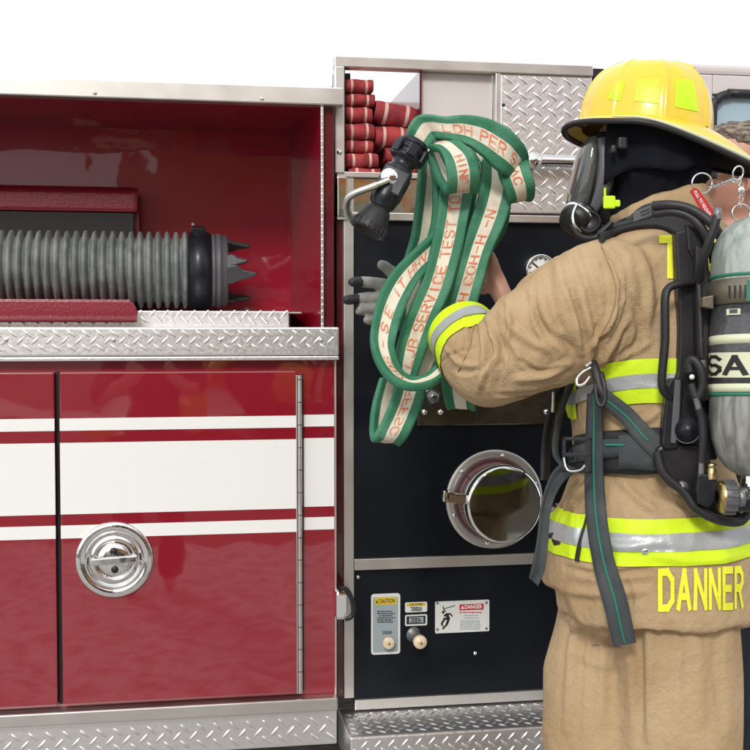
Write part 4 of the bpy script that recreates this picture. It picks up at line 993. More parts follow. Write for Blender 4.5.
# chest band
zc = zat(620, 380, 2.24); k = 2.24 / FPX
def zf1(a): return zc + .012 * math.sin(a) * 0 + (-.045 * max(0, math.cos(a - PI)) ** 3)
for nm, y0, y1, m_, o_ in (('lime_band', -22, 22, 'lime', .0042), ('silver_band', -7, 7, 'silver', .0060)):
    b = MB(); ring_band(b, zf1, y0 * k, y1 * k, o_, rmax=.215); b.build(nm, m_, coat)
zh = zat(650, 542, 2.19); k = 2.19 / FPX
def zf2(a): return zh + .006 * math.cos(a) - .085 * max(0, -math.sin(a)) ** .8  # unseen far side lowered so the intake cap mirrors the band
for nm, y0, y1, m_, o_ in (('lime_band', -23, 23, 'lime', .0036), ('silver_band', -8.5, 9, 'silver', .0056)):
    b = MB(); ring_band(b, zf2, y0 * k, y1 * k, o_, rmax=.26); b.build(nm, m_, coat)
# cuff band: rings about the forearm end
cc0, cc1 = W(482, 362, 2.335), W(461, 332, 2.435)
axf = (cc1 - cc0).normalized(); T = frame(cc0, axf, RT); Lc = (cc1 - cc0).length
def cuff(mb, t0, t1, off, n=60):
    rows = []
    for j in range(5):
        o = cc0 + axf * Lc * (t0 + (t1 - t0) * j / 4); row = []
        for i in range(n):
            a = 2 * PI * i / n; d = (T.to_3x3() @ Vector((math.cos(a), math.sin(a), 0))); h = COAT.ray_cast(o, d)
            r = (h[0] - o).length if h[0] is not None else .072
            r = min(max(r, .055), .088); row.append(o + d * (r + off))
        rows.append(row)
    mb.grid(rows, cv=True)
for nm, t0, t1, m_, o_ in (('cuff_lime_band', .22, .98, 'lime', .003), ('cuff_silver_band', .48, .74, 'silver', .005)):
    b = MB(); cuff(b, t0, t1, o_); b.build(nm, m_, coat)
b = MB(); b.tube([T @ Vector((.069 * math.cos(a * PI / 24), .069 * math.sin(a * PI / 24), Lc * .985)) for a in range(48)], .0045, 8, closed=True); b.build('cuff_edge', 'lime', coat)
b = MB(); b.lathe([(.066, Lc * .97), (.058, Lc * .96), (.045, Lc * .90), (0, Lc * .88)], T, 40); b.build('knit_wristlet', 'hood', coat)
# lettering sewn on the tail and across the shoulders
def sewn(text, fx, fy, wdt, parent, name='name_lettering', off=.003, adv=1.42):
    qs, w = stencil(text, wdt, adv, 3); w -= adv - 1; b = MB()
    for q in qs:
        pts = []
        for x, y in q:
            u, v = x / w, y / 1.6; px, py = fx(u, v), fy(u, v); h, nn = hit(COAT, px, py, off); pts.append(h)
        b.add(pts, [(0, 1, 2, 3)], False)
    return b.build(name, 'letter', parent, fix=False)
sewn('DANNER', lambda u, v: 660 + 81 * (1.34 * u - .34 * u * u), lambda u, v: 608 - 2.5 * u - v * 36 + 3 * u * (1 - v) * 0, .165, coat, adv=1.5)
sewn('T', lambda u, v: 661.5 + 17 * u, lambda u, v: 276 - v * 36, .18, coat, 'shoulder_lettering')
sewn('O', lambda u, v: 709 + 7 * u, lambda u, v: 272 - v * 28, .22, coat, 'shoulder_lettering')
sewn('N', lambda u, v: 716.5 + 5 * u, lambda u, v: 276 - v * 29, .22, coat, 'shoulder_lettering')
# snap stud and the dark front zip
h, nn = hit(COAT, 645, 551, .004); b = MB(); b.lathe([(0, .004), (.005, .0035), (.0085, .001), (.0085, -.004)], frame(h, nn), 20); b.build('snap_stud', 'chrome', coat)
b = MB(); strip_on(b, COAT, [(592, 487), (588, 510), (583, 535), (579, 562)], [3, 3.5, 3.5, 3], .006, .003, 6, 3, smooth=12); b.build('front_zip', 'black', coat)
b = MB(); strip_on(b, COAT, [(549, 535), (556, 533), (559, 545)], [8, 10, 6], .0035, .002, 4, 3); b.build('hook_tape', 'black', coat)

# ---- trousers and boots
b = MB()
b.loft(rings([(572, 730, 585, 2.39, .15), (564, 734, 610, 2.39, .165), (570, 724, 628, 2.39, .12), (600, 700, 645, 2.39, .06)]))
ptube(b, [(668, 605, 2.34, .130), (674, 680, 2.33, .128), (678, 760, 2.31, .115), (680, 850, 2.33, .098), (682, 950, 2.36, .095), (683, 1000, 2.36, .095)], 28, round_end=False)
ptube(b, [(622, 605, 2.45, .130), (608, 680, 2.43, .130), (602, 760, 2.42, .118), (606, 850, 2.46, .098), (612, 950, 2.52, .095), (612, 970, 2.52, .095)], 28, round_end=False)
V, F = remeshed(b, .008, 8); N = vnormals(V, F); V = noise_disp(V, N, 6, .008, 1.7); V = ridge_disp(V, N, (9, 9, 4), .005, 4.4); tb = bvh_of(V, F)
V = fold_disp(V, N, tb, [([(636, 614), (638, 650), (640, 740)], .012, -.012), ([(646, 614), (650, 650), (650, 740)], .012, .008), ([(580, 600), (572, 640), (566, 730)], .010, .008), ([(588, 610), (582, 650), (578, 730)], .008, -.006), ([(668, 614), (672, 660), (668, 730)], .008, -.006), ([(600, 610), (604, 650), (600, 720)], .012, .008), ([(690, 614), (698, 660), (700, 720)], .014, .008), ([(718, 614), (716, 660), (722, 720)], .010, -.006), ([(570, 650), (600, 664), (630, 660)], .010, .006)])
tr = mesh_from('trousers', V, F, 'tan', ff); tb = bvh_of(V, F)
for pts in ([(585, 646), (600, 645), (622, 648)],):
    b = MB(); strip_on(b, tb, pts, .7, .0001, .0009, 5, 3); b.build('trouser_seam', SEAM, tr)
for (fx, fd, tx, td) in ((682, 2.36, 640, 2.33), (612, 2.52, 576, 2.49)):
    c = MB(); base = W(fx, 1000, fd); base.z = 0; toe = W(tx, 1000, td); toe.z = 0; dr = (toe - base).normalized()
    c.tube([base + Vector((0, 0, .30)), base + Vector((0, 0, .12)), base + Vector((0, 0, .06))], [.06, .058, .056], 20)
    c.tube([base - dr * .07 + Vector((0, 0, .05)), base + Vector((0, 0, .06)), base + dr * .12 + Vector((0, 0, .055)), base + dr * .20 + Vector((0, 0, .045)), base + dr * .235 + Vector((0, 0, .04))], [.035, .052, .05, .045, .02], 20)
    c.box(-.085, .235, -.052, .052, 0, .028, .01, frame(base, (0, 0, 1), dr))
    c.build('boot', 'blackrub', ff)

# ---- hood
b = MB()
b.loft(rings([(606, 690, 122, 2.42, .085), (601, 702, 140, 2.42, .098), (600, 708, 160, 2.42, .102), (602, 708, 178, 2.42, .100), (608, 698, 190, 2.42, .090), (610, 690, 204, 2.42, .076), (606, 680, 220, 2.42, .072, -6), (600, 676, 236, 2.42, .072, -8)]))
V, F = remeshed(b, .006, 6); N = vnormals(V, F); V = noise_disp(V, N, 12, .006, 5.5); hb = bvh_of(V, F)
V = fold_disp(V, N, hb, [([(628, 160), (634, 185), (630, 210)], .008, .004), ([(650, 160), (662, 180), (655, 200)], .010, .004), ([(690, 165), (680, 185), (690, 196)], .008, -.004), ([(616, 215), (640, 206), (670, 200)], .006, -.004)])
hood = mesh_from('hood', V, F, 'hood', ff); HB = bvh_of(V, F)

# ---- helmet: local x forward (left, a little away), z up
fwd_ = (-RT * .93 + FW * .36); fwd_.z = 0; fwd_.normalize()
TH = frame(W(645, 132, 2.42), (0, 0, 1), fwd_) @ Matrix.Rotation(math.radians(-4), 4, 'Y') @ Matrix.Rotation(math.radians(6), 4, 'X')
def dome_pt(a, e, gx=.138, gy=.116, gz=.142):
    c = max(1e-4, math.cos(e)) ** .58; s_ = math.sin(e)
    rib = 1.0
    return Vector((gx * c * math.cos(a), gy * c * math.sin(a), gz * s_ ** .92 if s_ > 0 else 0))
b = MB(); rows = []
na, ne = 240, 30
for j in range(ne + 1):
    e = PI / 2 * j / ne; row = []
    for i in range(na):
        a = 2 * PI * i / na; p = dome_pt(a, e)
        rb = 0
        for k in range(8):      # raised ribs of the shell
            da = abs((a - k * PI / 4 - PI / 8 + PI) % (2 * PI) - PI); rb += math.exp(-(da / .035) ** 2)
        p *= 1 + .034 * min(rb, 1) * max(0.0, math.cos(e)) ** .5
        row.append(TH @ p)
    rows.append(row)
b.grid(rows, cv=True)
# crest along the top
cr_ = [TH @ (dome_pt(0, e) * 1.0) for e in np.linspace(1.12, PI / 2, 7)] + [TH @ (dome_pt(PI, e) * 1.0) for e in np.linspace(PI / 2, 1.12, 7)][1:]
b.tube(cr_, .010, 10)
helmet = b.build('helmet', 'helmet', ff)
def brim(a):        # outer radius and drop
    c, s_ = math.cos(a), math.sin(a)
    rx = .168 if c > 0 else .168 + .090 * (-c) ** 2.0
    ry = .160
    x, y = rx * c, ry * s_ * (1 - .22 * max(0, -c) ** 2)
    z = -.006 - .012 * abs(s_) ** 3 - (.078 * max(0, -c) ** 1.9) + .002 * c
    return Vector((x, y, z))
na = 120; top, und, inner = [], [], []
for i in range(na):
    a = 2 * PI * i / na; o = brim(a); n_ = Vector((.132 * math.cos(a), .110 * math.sin(a), .004))
    top.append([TH @ (n_ * (1 - t) + Vector((o.x, o.y, o.z)) * t + Vector((0, 0, .008 * math.sin(t * PI) - .0 + (-.012) * 0))) for t in (0, .25, .5, .75, 1)])
    und.append([TH @ (n_ * (1 - t) + o * t + Vector((0, 0, .008 * math.sin(t * PI) - .006))) for t in (0, .25, .5, .75, 1)])
b = MB(); b.grid(top, cu=True); b.build('brim', 'helmet', helmet)
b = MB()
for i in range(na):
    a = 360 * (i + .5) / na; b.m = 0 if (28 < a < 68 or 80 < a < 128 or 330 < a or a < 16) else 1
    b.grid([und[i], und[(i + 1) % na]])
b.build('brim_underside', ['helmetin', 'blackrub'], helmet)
b = MB(); b.tube([TH @ (brim(2 * PI * i / na) + Vector((0, 0, -.003))) for i in range(na)], [.0050 + .0018 * (1 + math.cos(2 * PI * i / na)) / 2 for i in range(na)], 10, closed=True, squash=1.0); b.build('brim_edging', 'blackrub', helmet)
# cream strip standing in for the sunlit top of the brim edge
b = MB(); b.tube([TH @ (brim(a) * 1.0 + Vector((0, 0, .0060))) for a in np.linspace(PI * .42, PI * 1.6, 60)], [.0016 + .0034 * math.sin(PI * i / 59) for i in range(60)], 8); b.build('sunlit_brim_strip', 'cream', helmet)
# stickers on the shell
HV = BVHTree.FromPolygons([Vector(p) for r in rows for p in r], [(j * 240 + i, j * 240 + (i + 1) % 240, (j + 1) * 240 + (i + 1) % 240, (j + 1) * 240 + i) for j in range(ne) for i in range(240)])
def sticker(quad, bvh, m, name, parent, off=.0012, n=10):
    a_, b_, c_, d_ = [np.array(q, float) for q in quad]; mb = MB(); P = []
    for i in range(n):
        u = i / (n - 1); r_ = []
        for j in range(n):
            v = j / (n - 1); q = (a_ * (1 - u) + b_ * u) * (1 - v) + (d_ * (1 - u) + c_ * u) * v; h, nn = hit(bvh, q[0], q[1], off); r_.append(h)
        P.append(r_)
    mb.grid(P); return mb.build(name, m, parent)
for quad in (((639, 80), (659, 80), (659, 104), (634, 101)), ((675, 80), (693, 80), (698, 112), (675, 107)), ((617, 82), (625, 82), (621, 101), (608, 99))): sticker(quad, HV, 'limesheet', 'reflective_sticker', helmet)
# ear flap: black cloth hung round the back from the shell
b = MB(); rows_o = []
for i in range(50):
    a = math.radians(62 + (300 - 62) * i / 49); c, s_ = math.cos(a), math.sin(a); r_ = []
    low = -.075 - .055 * (1 + min(c, .6)) + .008 * math.sin(a * 5)
    for j in range(9):
        t = j / 8; k_ = 1 + .06 * t - (.10 * t * t if c > -.3 else 0)
        r_.append(TH @ Vector((.134 * c * k_ * (1.0 + .03 * math.sin(a * 9) * t), .108 * s_ * k_ * (1 + .04 * math.sin(a * 11) * t), -.004 + low * t * (.80 + .2 * max(0, -c)))))
    rows_o.append(r_)
b.grid(rows_o); o = b.build('ear_flap', 'hood', helmet); sm = o.modifiers.new('s', 'SOLIDIFY'); sm.thickness = .003
# suspension bracket, ratchet and visor hinge under the brim
b = MB()
for px_, py_, w_, h_ in ((622, 144, 9, 12), (613, 150, 5, 8)):
    c_ = W(px_, py_, 2.31); b.box(-w_ * .001, w_ * .001, -h_ * .001, h_ * .001, -.012, .012, .004, frame(c_, -FW, RT))
b.build('chin_strap_mount', 'blackpl', helmet)

# ---- breathing mask
b = MB()
b.loft(rings([(588, 610, 137, 2.44, .062), (583, 614, 150, 2.44, .075), (578, 616, 170, 2.44, .080), (574, 616, 190, 2.44, .078), (573, 614, 208, 2.44, .068), (578, 612, 222, 2.44, .055), (590, 610, 231, 2.44, .035)]))
V, F = remeshed(b, .005, 6); N = vnormals(V, F); mask = mesh_from('face_mask', V, F, 'blackrub', ff); MBV = bvh_of(V, F)
b = MB(); b.loft(rings( [(583, 598, 142, 2.425, .060), (577, 598, 155, 2.425, .068), (572, 597, 175, 2.425, .072), (568, 594, 192, 2.425, .070), (567, 590, 206, 2.425, .060), (572, 586, 213, 2.425, .045)])); b.build('mask_lens', 'visor', mask)
b = MB(); strip_on(b, MBV, [(594, 140), (592, 155), (592, 175), (588, 195), (582, 210)], [7, 8, 8, 8, 7], .003, .006, 8, 4); b.build('lens_frame', 'blackpl', mask)
b = MB(); strip_on(b, MBV, [(604, 140), (606, 160), (604, 182), (598, 200), (592, 212)], [10, 12, 13, 10, 7], .004, .006, 8, 4, fallback=2.36); b.build('mask_strap_frame', 'greypl', mask)
c_ = W(579, 219, 2.39); b = MB(); T = frame(c_, (-RT * .62 - FW * .55 - UP * .5), UP)
b.lathe([(0, -.03), (.034, -.028), (.038, -.01), (.038, .012), (.033, .024), (.024, .030), (0, .031)], T, 40); rg = b.build('regulator', 'blackpl', mask)
b = MB(); b.lathe([(.0385, -.004), (.040, 0), (.040, .006), (.0385, .010)], T, 40); b.build('regulator_ring', 'chrome', rg)
c_ = W(590, 222, 2.36); b = MB(); b.lathe([(.022, -.02), (.024, 0), (.022, .006), (.019, .008), (.019, .005), (0, .005)], frame(c_, (-FW - RT * .25), UP), 36); b.build('regulator_cover', 'blackpl', rg)
b = MB(); b.tube(Wc([(577, 205, 2.36), (573, 214, 2.35), (574, 224, 2.345), (580, 232, 2.35)]), .0035, 8); b.build('release_ring', 'chrome', rg)
b = MB(); b.tube(Wc([(572, 226, 2.36), (580, 236, 2.33), (594, 238, 2.31), (604, 230, 2.31), (612, 222, 2.31)]), .0055, 10); b.build('purge_cable', 'blackrub', rg)
# lime clip on the hood
b = MB(); c_ = W(609, 202, 2.31)
b.box(-.012, .012, -.014, .012, -.004, .008, .004, frame(c_, -FW, RT)); b.box(-.0105, -.0065, .010, .028, -.002, .004, .0015, frame(c_, -FW, RT)); b.box(.010, .022, -.010, .004, -.003, .005, .003, frame(c_, -FW, RT)); b.build('lime_clip', 'limesheet', mask)

# ---- glove on the left hand behind the hoses
b = MB()
hand(b, (441, 318, 2.475, .035), [(420, 305, 2.53, .042), (398, 296, 2.56, .043)],
     [[(388, 286, 2.56, .0155), (375, 283, 2.555, .0145), (363, 282, 2.545, .0135), (353, 282, 2.535, .0115)],
      [(386, 297, 2.565, .0155), (372, 298, 2.56, .015), (358, 299, 2.55, .0135), (347, 300, 2.54, .0115)],
      [(388, 307, 2.565, .015), (374, 309, 2.56, .0145), (365, 310, 2.55, .013), (359, 310, 2.54, .011)],
      [(392, 318, 2.565, .0135), (381, 321, 2.56, .012), (372, 321, 2.55, .011), (367, 320, 2.54, .010)]],
     [(404, 286, 2.55, .018), (395, 276, 2.54, .0155), (388, 269, 2.53, .0135), (382, 265, 2.52, .0115)])
V, F = remeshed(b, .0026, 5); N = vnormals(V, F); V = noise_disp(V, N, 60, .0014, 2.2)
gl = mesh_from('glove', V, F, ['glove', 'glovetip'], ff)
P_ = [proj(v)[0] + (proj(v)[1] < 291) * -1 for v in V[[f[0] for f in F]]] if False else None
cent = V[[f[0] for f in F]]
lim = []
tips = [np.array(W(*p)) for p in ((350, 282, 2.53), (346, 300, 2.54))]; rad = (.030, .032)
mi = [1 if any(np.linalg.norm(c - t) < r for t, r in zip(tips, rad)) else 0 for c in cent]
gl.data.polygons.foreach_set('material_index', mi)
# ================================================================ breathing apparatus carried on the back
ba = thing('breathing_apparatus', 'breathing apparatus with grey air cylinder and black backframe on the firefighter\'s back', 'breathing apparatus', W(745, 500, 2.16))
# cylinder
TC0 = W(756.5, 470, 2.13); TC1 = W(758.5, 225, 2.15); axt = (TC1 - TC0); Lt = axt.length; TT = frame(TC0, axt, RT); kT = 2.14 / FPX; Rt = 46 * kT
def hy(py): return (470 - py) / 245 * Lt
b = MB(); b.lathe([(0, hy(478)), (Rt * .15, hy(477.5)), (Rt * .42, hy(475)), (Rt * .66, hy(468)), (Rt * .84, hy(456)), (Rt * .95, hy(440)), (Rt, hy(420)), (Rt, hy(400)), (Rt, hy(398))], TT, 72)
cyl = b.build('air_cylinder', 'tank', ba)
b = MB(); b.lathe([(Rt, hy(308)), (Rt, hy(268)), (Rt * .985, hy(256)), (Rt * .92, hy(243)), (Rt * .80, hy(232)), (Rt * .60, hy(224)), (Rt * .38, hy(219)), (Rt * .2, hy(217)), (0, hy(216))], TT, 72); b.build('cylinder_shoulder', 'tanktop', cyl)
def tband(y0, y1, m_, name, off=.0006):
    c = MB(); c.lathe([(Rt + off - .001, hy(y0)), (Rt + off, hy(y0)), (Rt + off, hy(y1)), (Rt + off - .001, hy(y1))], TT, 72); return c.build(name, m_, cyl)
tband(398, 308, 'carbon', 'dark_wrap', .0008); tband(398, 394.5, 'tankgreen', 'green_ring', .0014); tband(394, 386, 'cream', 'luminous_band', .0014); tband(347, 338, 'cream', 'luminous_band', .0014); tband(281, 278, 'tankgreen', 'green_ring', .0012)
def wrap(x, y, off):     # point on the cylinder seen at pixel x,y
    u = max(-1, min(1, (x - 757.5) / 46.0)); a = math.asin(u)
    return TT.translation + (TT.to_3x3() @ Vector((0, 0, 1))) * hy(y) + RT * math.sin(a) * (Rt + off) - (FW - UP * FW.dot(UP)) * math.cos(a) * (Rt + off)
def wpatch(x0, x1, y0, y1, off, m_, name, parent):
    c = MB(); n = 14; c.grid([[wrap(x0 + (x1 - x0) * i / n, y, off) for y in (y0, y1)] for i in range(n + 1)]); return c.build(name, m_, parent)
vs, fs, w_ = font_polys('MSA', 1.0, .03)
def wang(deg, y, off):
    a = math.radians(deg); return TT.translation + (TT.to_3x3() @ Vector((0, 0, 1))) * hy(y) + RT * math.sin(a) * (Rt + off) - (FW - UP * FW.dot(UP)) * math.cos(a) * (Rt + off)
c = MB(); c.grid([[wang(-135 + 113 * i / 20, y, .0018) for y in (378, 353.5)] for i in range(21)]); c.build('maker_label', 'cream', cyl)
c = MB(); qs, w2 = stencil('MSA', .15, 1.36, 6)
for q in qs: c.add([wang(-132 + 103 * (x + .15) / (w2 - .10), 374.5 - y / 1.6 * 17, .0026) for x, y in q], [(0, 1, 2, 3)], True)
c.build('label_lettering', 'black', cyl)
wpatch(719, 729, 317, 311, .0016, 'cream', 'small_mark', cyl); wpatch(721, 727, 315.5, 311.5, .0020, 'carbon', 'small_mark', cyl)
c = MB(); c.lathe([(Rt * .3, 0), (Rt * .34, -.02), (Rt * .34, -.04), (Rt * .2, -.045), (0, -.045)], frame(TT.translation + (TT.to_3x3() @ Vector((0, 0, 1))) * hy(474), TT.to_3x3() @ Vector((0, 0, 1))), 32); c.build('cylinder_neck', 'chrome', cyl)
# holding strap with slots
c = MB(); c.lathe([(Rt + .001, hy(308)), (Rt + .0042, hy(307.5)), (Rt + .0042, hy(284)), (Rt + .001, hy(283))], TT, 72); sb_ = c.build('cylinder_band', 'olive', ba)
for k in range(5):
    x = 721 + k * 3.8; wpatch(x, x + 1.2, 301, 288.5, .0052, 'black', 'band_slot', sb_)
wpatch(738, 765, 302, 288, .0056, 'platewhite', 'band_buckle', sb_); wpatch(734, 737, 304, 284, .0062, 'tankgreen', 'band_edge', sb_)
# clamp bracket on the frame
def card(name, m_, pts, d, th, parent, bev=.002):
    c = MB(); P = [W(q[0], q[1], q[2] if len(q) > 2 else d) for q in pts]; c.prism(P, FW, th)
    o = c.build(name, m_, parent); mo = o.modifiers.new('b', 'BEVEL'); mo.width = bev; mo.segments = 2; return o
card('band_clamp', 'olive', [(703, 297), (714, 295), (714, 309), (703, 307)], 2.115, .03, ba)
# back frame
fr = card('backframe', 'blackpl', [(676, 232), (690, 228), (703, 232), (708, 262), (706, 320), (703, 370), (706, 420), (712, 470), (706, 502), (690, 498), (672, 470), (664, 440), (668, 400), (678, 372), (680, 330), (678, 280)], 2.19, .035, ba, .004)
card('frame_spine', 'blackrub', [(696, 246), (708, 250), (711, 300), (709, 360), (712, 400), (702, 402), (697, 350), (696, 300)], 2.165, .03, fr, .003)
card('frame_panel', 'belt', [(698, 262), (706, 280), (716, 300), (716, 330), (712, 400), (718, 460), (706, 460), (700, 400)], 2.205, .03, fr, .004)
card('side_pod', 'blackan', [(667, 386), (671, 378), (683, 378), (684, 390), (681, 420), (679, 448), (665, 450), (662, 444)], 2.17, .03, fr, .004)
card('pod_rib', 'greypl', [(675, 380), (681, 380), (680, 415), (676, 444), (671, 443), (673, 410)], 2.165, .012, fr, .002)
b = MB(); ptube(b, [(694, 283, 2.18, .0095), (680, 284, 2.165, .0095), (669, 288, 2.16, .0095), (665, 300, 2.155, .0092), (665, 340, 2.155, .0092), (662, 375, 2.16, .0092), (663, 390, 2.165, .0092), (670, 398, 2.175, .0092)], 14, .8, 6); b.build('carry_handle', 'blackrub', fr)
# lower sweep of the frame, reducer and valve
lo = card('waist_frame', 'blackpl', [(657, 448), (672, 440), (700, 446), (712, 470), (724, 490), (738, 508), (746, 516), (736, 524), (716, 521), (702, 514), (690, 502), (680, 486), (662, 476), (655, 462)], 2.18, .04, ba, .006)
b = MB(); b.tube(Wc([(657, 452, 2.165), (664, 474, 2.16), (684, 492, 2.155), (696, 508, 2.15), (716, 519, 2.15), (738, 522, 2.16), (748, 514, 2.17)], 6), .009, 10); b.build('frame_rim', 'blackrub', lo)
b = MB(); b.lathe([(0, .006), (.004, .006), (.005, .004), (.010, .004), (.011, .001), (.011, -.01)], frame(W(682.5, 487, 2.155), -FW), 24); b.build('frame_bolt', 'ironwork', lo)
c_ = W(687, 430, 2.16); b = MB(); T = frame(c_, (RT * -.45 - FW * .9)); b.lathe([(0, .012), (.012, .012), (.013, .008), (.021, .007), (.022, .002), (.026, .001), (.026, -.012), (.022, -.02)], T, 32); kn = b.build('hinge_knob', 'blackan', lo)
b = MB(); b.tube([T @ Vector((.0245 * math.cos(a / 10), .0245 * math.sin(a / 10), .003)) for a in range(10, 45)], .0014, 6); b.build('knob_ring', 'greypl', kn)
rd = card('reducer', 'blackan', [(698, 474), (717, 474), (718, 484), (716, 502), (708, 508), (698, 504), (696, 490)], 2.13, .035, ba, .004)
b = MB(); T = frame(W(711.5, 474, 2.135), UP); b.lathe([(.0085, -.01), (.0085, .010), (.0075, .011), (.0085, .012), (.0085, .018), (.007, .02), (0, .02)], T, 24); b.build('brass_plug', 'brass', rd)
b = MB(); b.tube([W(701, 474, 2.135), W(701.5, 459, 2.135)], .0056, 14); b.build('hose_ferrule', 'ironwork', rd)
b = MB(); b.lathe([(.012, 0), (.026, .002), (.030, .006), (.030, .012)], frame(W(717, 497, 2.125), RT), 28); b.build('wheel_collar', 'brass', rd)
b = MB(); T = frame(W(720, 497, 2.125), (RT + UP * -.03))
pr = [(.012, 0), (.028, .001), (.031, .006), (.031, .024), (.026, .028), (.012, .030)]; b.lathe(pr, T, 40)
for k in range(14): b.box(.029, .033, -.0025, .0025, .004, .026, .001, T @ Matrix.Rotation(k * PI / 7, 4, 'Z'))
b.build('hand_wheel', 'greypl', rd)
b = MB(); b.lathe([(.016, .030), (.020, .031), (.020, .042), (.014, .044), (0, .044)], T, 32); b.build('valve_ring', 'ironwork', rd)
b = MB(); ptube(b, [(735, 500, 2.13, .02), (748, 500, 2.13, .022), (757, 492, 2.13, .022)], 16); b.build('valve_body', 'blackan', rd)
# hoses
def bhose(name, pts, r, m_='blackrub', parent=None, n=7):
    b = MB(); b.tube(Wc(pts, n), r, 14); return b.build(name, m_, parent or ba)
bhose('air_hose', [(653, 206, 2.20), (668, 205, 2.185), (684, 207, 2.175), (698, 213, 2.165), (712, 224, 2.155), (722, 240, 2.16), (728, 258, 2.19)], .0092)
bhose('air_hose', [(655, 214, 2.20), (672, 212, 2.185), (688, 216, 2.175), (700, 226, 2.165), (710, 244, 2.165), (714, 262, 2.18)], .0085)
bhose('gauge_hose', [(717, 216, 2.10), (714, 228, 2.10), (708, 245, 2.105), (702, 262, 2.12), (699, 280, 2.15)], .0082)
b = MB(); b.lathe([(0, .012), (.0075, .011), (.0085, 0), (.0085, -.01)], frame(W(717.5, 214, 2.10), UP), 16); b.build('hose_cap', 'ironwork', ba)
bhose('down_hose', [(699, 285, 2.15), (700, 310, 2.145), (701, 345, 2.14), (702, 358, 2.14)], .0055)
b = MB(); b.tube([W(702, 360, 2.138), W(703, 368, 2.138)], .0068, 14); b.build('hose_ferrule', 'ironwork', ba)
bhose('down_hose', [(690, 372, 2.14), (689, 362, 2.14), (694, 360, 2.135), (701, 370, 2.13), (703, 385, 2.13), (697, 398, 2.135), (691, 384, 2.14)], .0085)
b = MB(); b.tube([W(696, 398, 2.132), W(699, 410, 2.132)], .0062, 14); b.build('hose_ferrule', 'ironwork', ba)
bhose('pressure_hose', [(699, 409, 2.13), (702, 420, 2.13), (703, 440, 2.13), (701.5, 462, 2.133)], .0078)
b = MB(); b.lathe([(0, .004), (.004, .003), (.005, 0)], frame(W(692, 377, 2.128), -FW), 12); b.build('stud', 'whiteink', ba)
# shoulder strap
SC = COAT
b = MB(); strip_on(b, SC, [(598, 240), (612, 232), (630, 226), (650, 222), (668, 221), (684, 226), (694, 236)], [9, 10, 11, 14, 22, 30, 30], .004, .010, 8, 6, smooth=14); ss = b.build('shoulder_pad', 'belt', ba)
b = MB(); strip_on(b, SC, [(600, 236), (620, 227), (640, 219), (656, 212), (668, 212)], [5, 9, 11, 10, 6], .012, .005, 8, 5, smooth=14); b.build('shoulder_webbing', 'strap', ss)
tg = card('grey_tag', 'greypl', [(633, 212.5), (651, 205.5), (653, 214.5), (634, 222)], 2.205, .004, ss, .001)
b = MB(); b.add([W(x, y, 2.2042) for x, y in ((640, 212), (649, 208.5), (649.4, 209.6), (640.4, 213.1))], [(0, 1, 2, 3)], False); b.build('tag_print', 'black', tg)
b = MB(); b.add([W(x, y, 2.2042) for x, y in ((641, 215), (649.6, 211.6), (650, 212.8), (641.4, 216.2))], [(0, 1, 2, 3)], False); b.build('tag_print', 'black', tg)
card('strap_yoke', 'blackpl', [(686, 224), (698, 226), (706, 240), (705, 262), (698, 268), (688, 250)], 2.185, .02, ba, .004)
# waist belt
b = MB(); strip_on(b, SC, [(574, 455), (590, 452), (615, 452), (640, 451), (664, 450)], [34, 38, 44, 46, 46], .004, .012, 7, 7, smooth=12); wb = b.build('waist_belt', 'belt', ba)
b = MB(); strip_on(b, SC, [(571, 459), (590, 452), (606, 448), (628, 447)], [16, 17, 17, 15], .018, .003, 6, 4, smooth=12); b.build('belt_webbing', 'strap', wb)
b = MB(); strip_on(b, SC, [(610, 445.5), (628, 445)], [2, 2], .0225, .001, 3, 3); b.build('green_line', 'strapgreen', wb)
b = MB(); strip_on(b, SC, [(622, 450), (640, 450), (657, 452)], [34, 36, 36], .018, .004, 5, 5, smooth=12); b.build('belt_pocket', 'strap', wb)
T = frame(W(577, 455, 2.20), (-FW - RT * .45), UP)
b = MB()
for x0, x1, y0, y1 in ((-.034, .034, -.028, -.021), (-.034, .034, .021, .028), (-.034, -.027, -.028, .028), (.027, .034, -.028, .028), (-.004, .004, -.026, .026)): b.box(x0, x1, y0, y1, -.004, .004, .0015, T)
bk = b.build('belt_buckle', 'blackpl', wb)
b = MB(); b.tube(Wc([(564, 458, 2.20), (566, 467, 2.19), (570, 471, 2.185), (580, 470, 2.175), (585, 465, 2.17)], 5), .0022, 8); b.build('wire_loop', 'chrome', bk)
# webbing straps hanging over the coat
b = MB(); strip_on(b, SC, [(601, 392), (601, 430), (600, 470), (600, 505), (605, 545), (613, 585), (620, 615), (625, 645)], [16, 20, 21, 22, 23, 24, 24, 23], .020, .0035, 8, 5, fallback=2.19, rigid=True, smooth=30); ps = b.build('pull_strap', 'strap', ba)
b = MB(); strip_on(b, SC, [(601.5, 392), (601.5, 430), (600.5, 470), (600.5, 505), (605.5, 545), (613.5, 585), (620, 615), (625, 643)], 1.7, .0245, .0006, 8, 3, fallback=2.185, rigid=True, smooth=30); b.build('green_line', 'strapgreen', ps)
b = MB(); strip_on(b, SC, [(603, 386), (617, 402), (632, 420), (646, 437), (658, 450)], [14, 17, 18, 20, 20], .022, .003, 8, 5, rigid=True, smooth=20); ds = b.build('diagonal_strap', 'strap', ba)
b = MB(); strip_on(b, SC, [(606, 390), (619, 405), (634, 423), (647, 440)], 1.6, .0262, .0006, 8, 3, rigid=True, smooth=20); b.build('green_line', 'strapgreen', ds)
b = MB(); b.tube(Wc([(600, 374, 2.18), (604, 384, 2.17), (605, 400, 2.165), (601, 406, 2.165), (597, 400, 2.17), (596, 386, 2.175)], 6, True), .0045, 8, closed=True); b.build('black_ring', 'blackpl', ba)
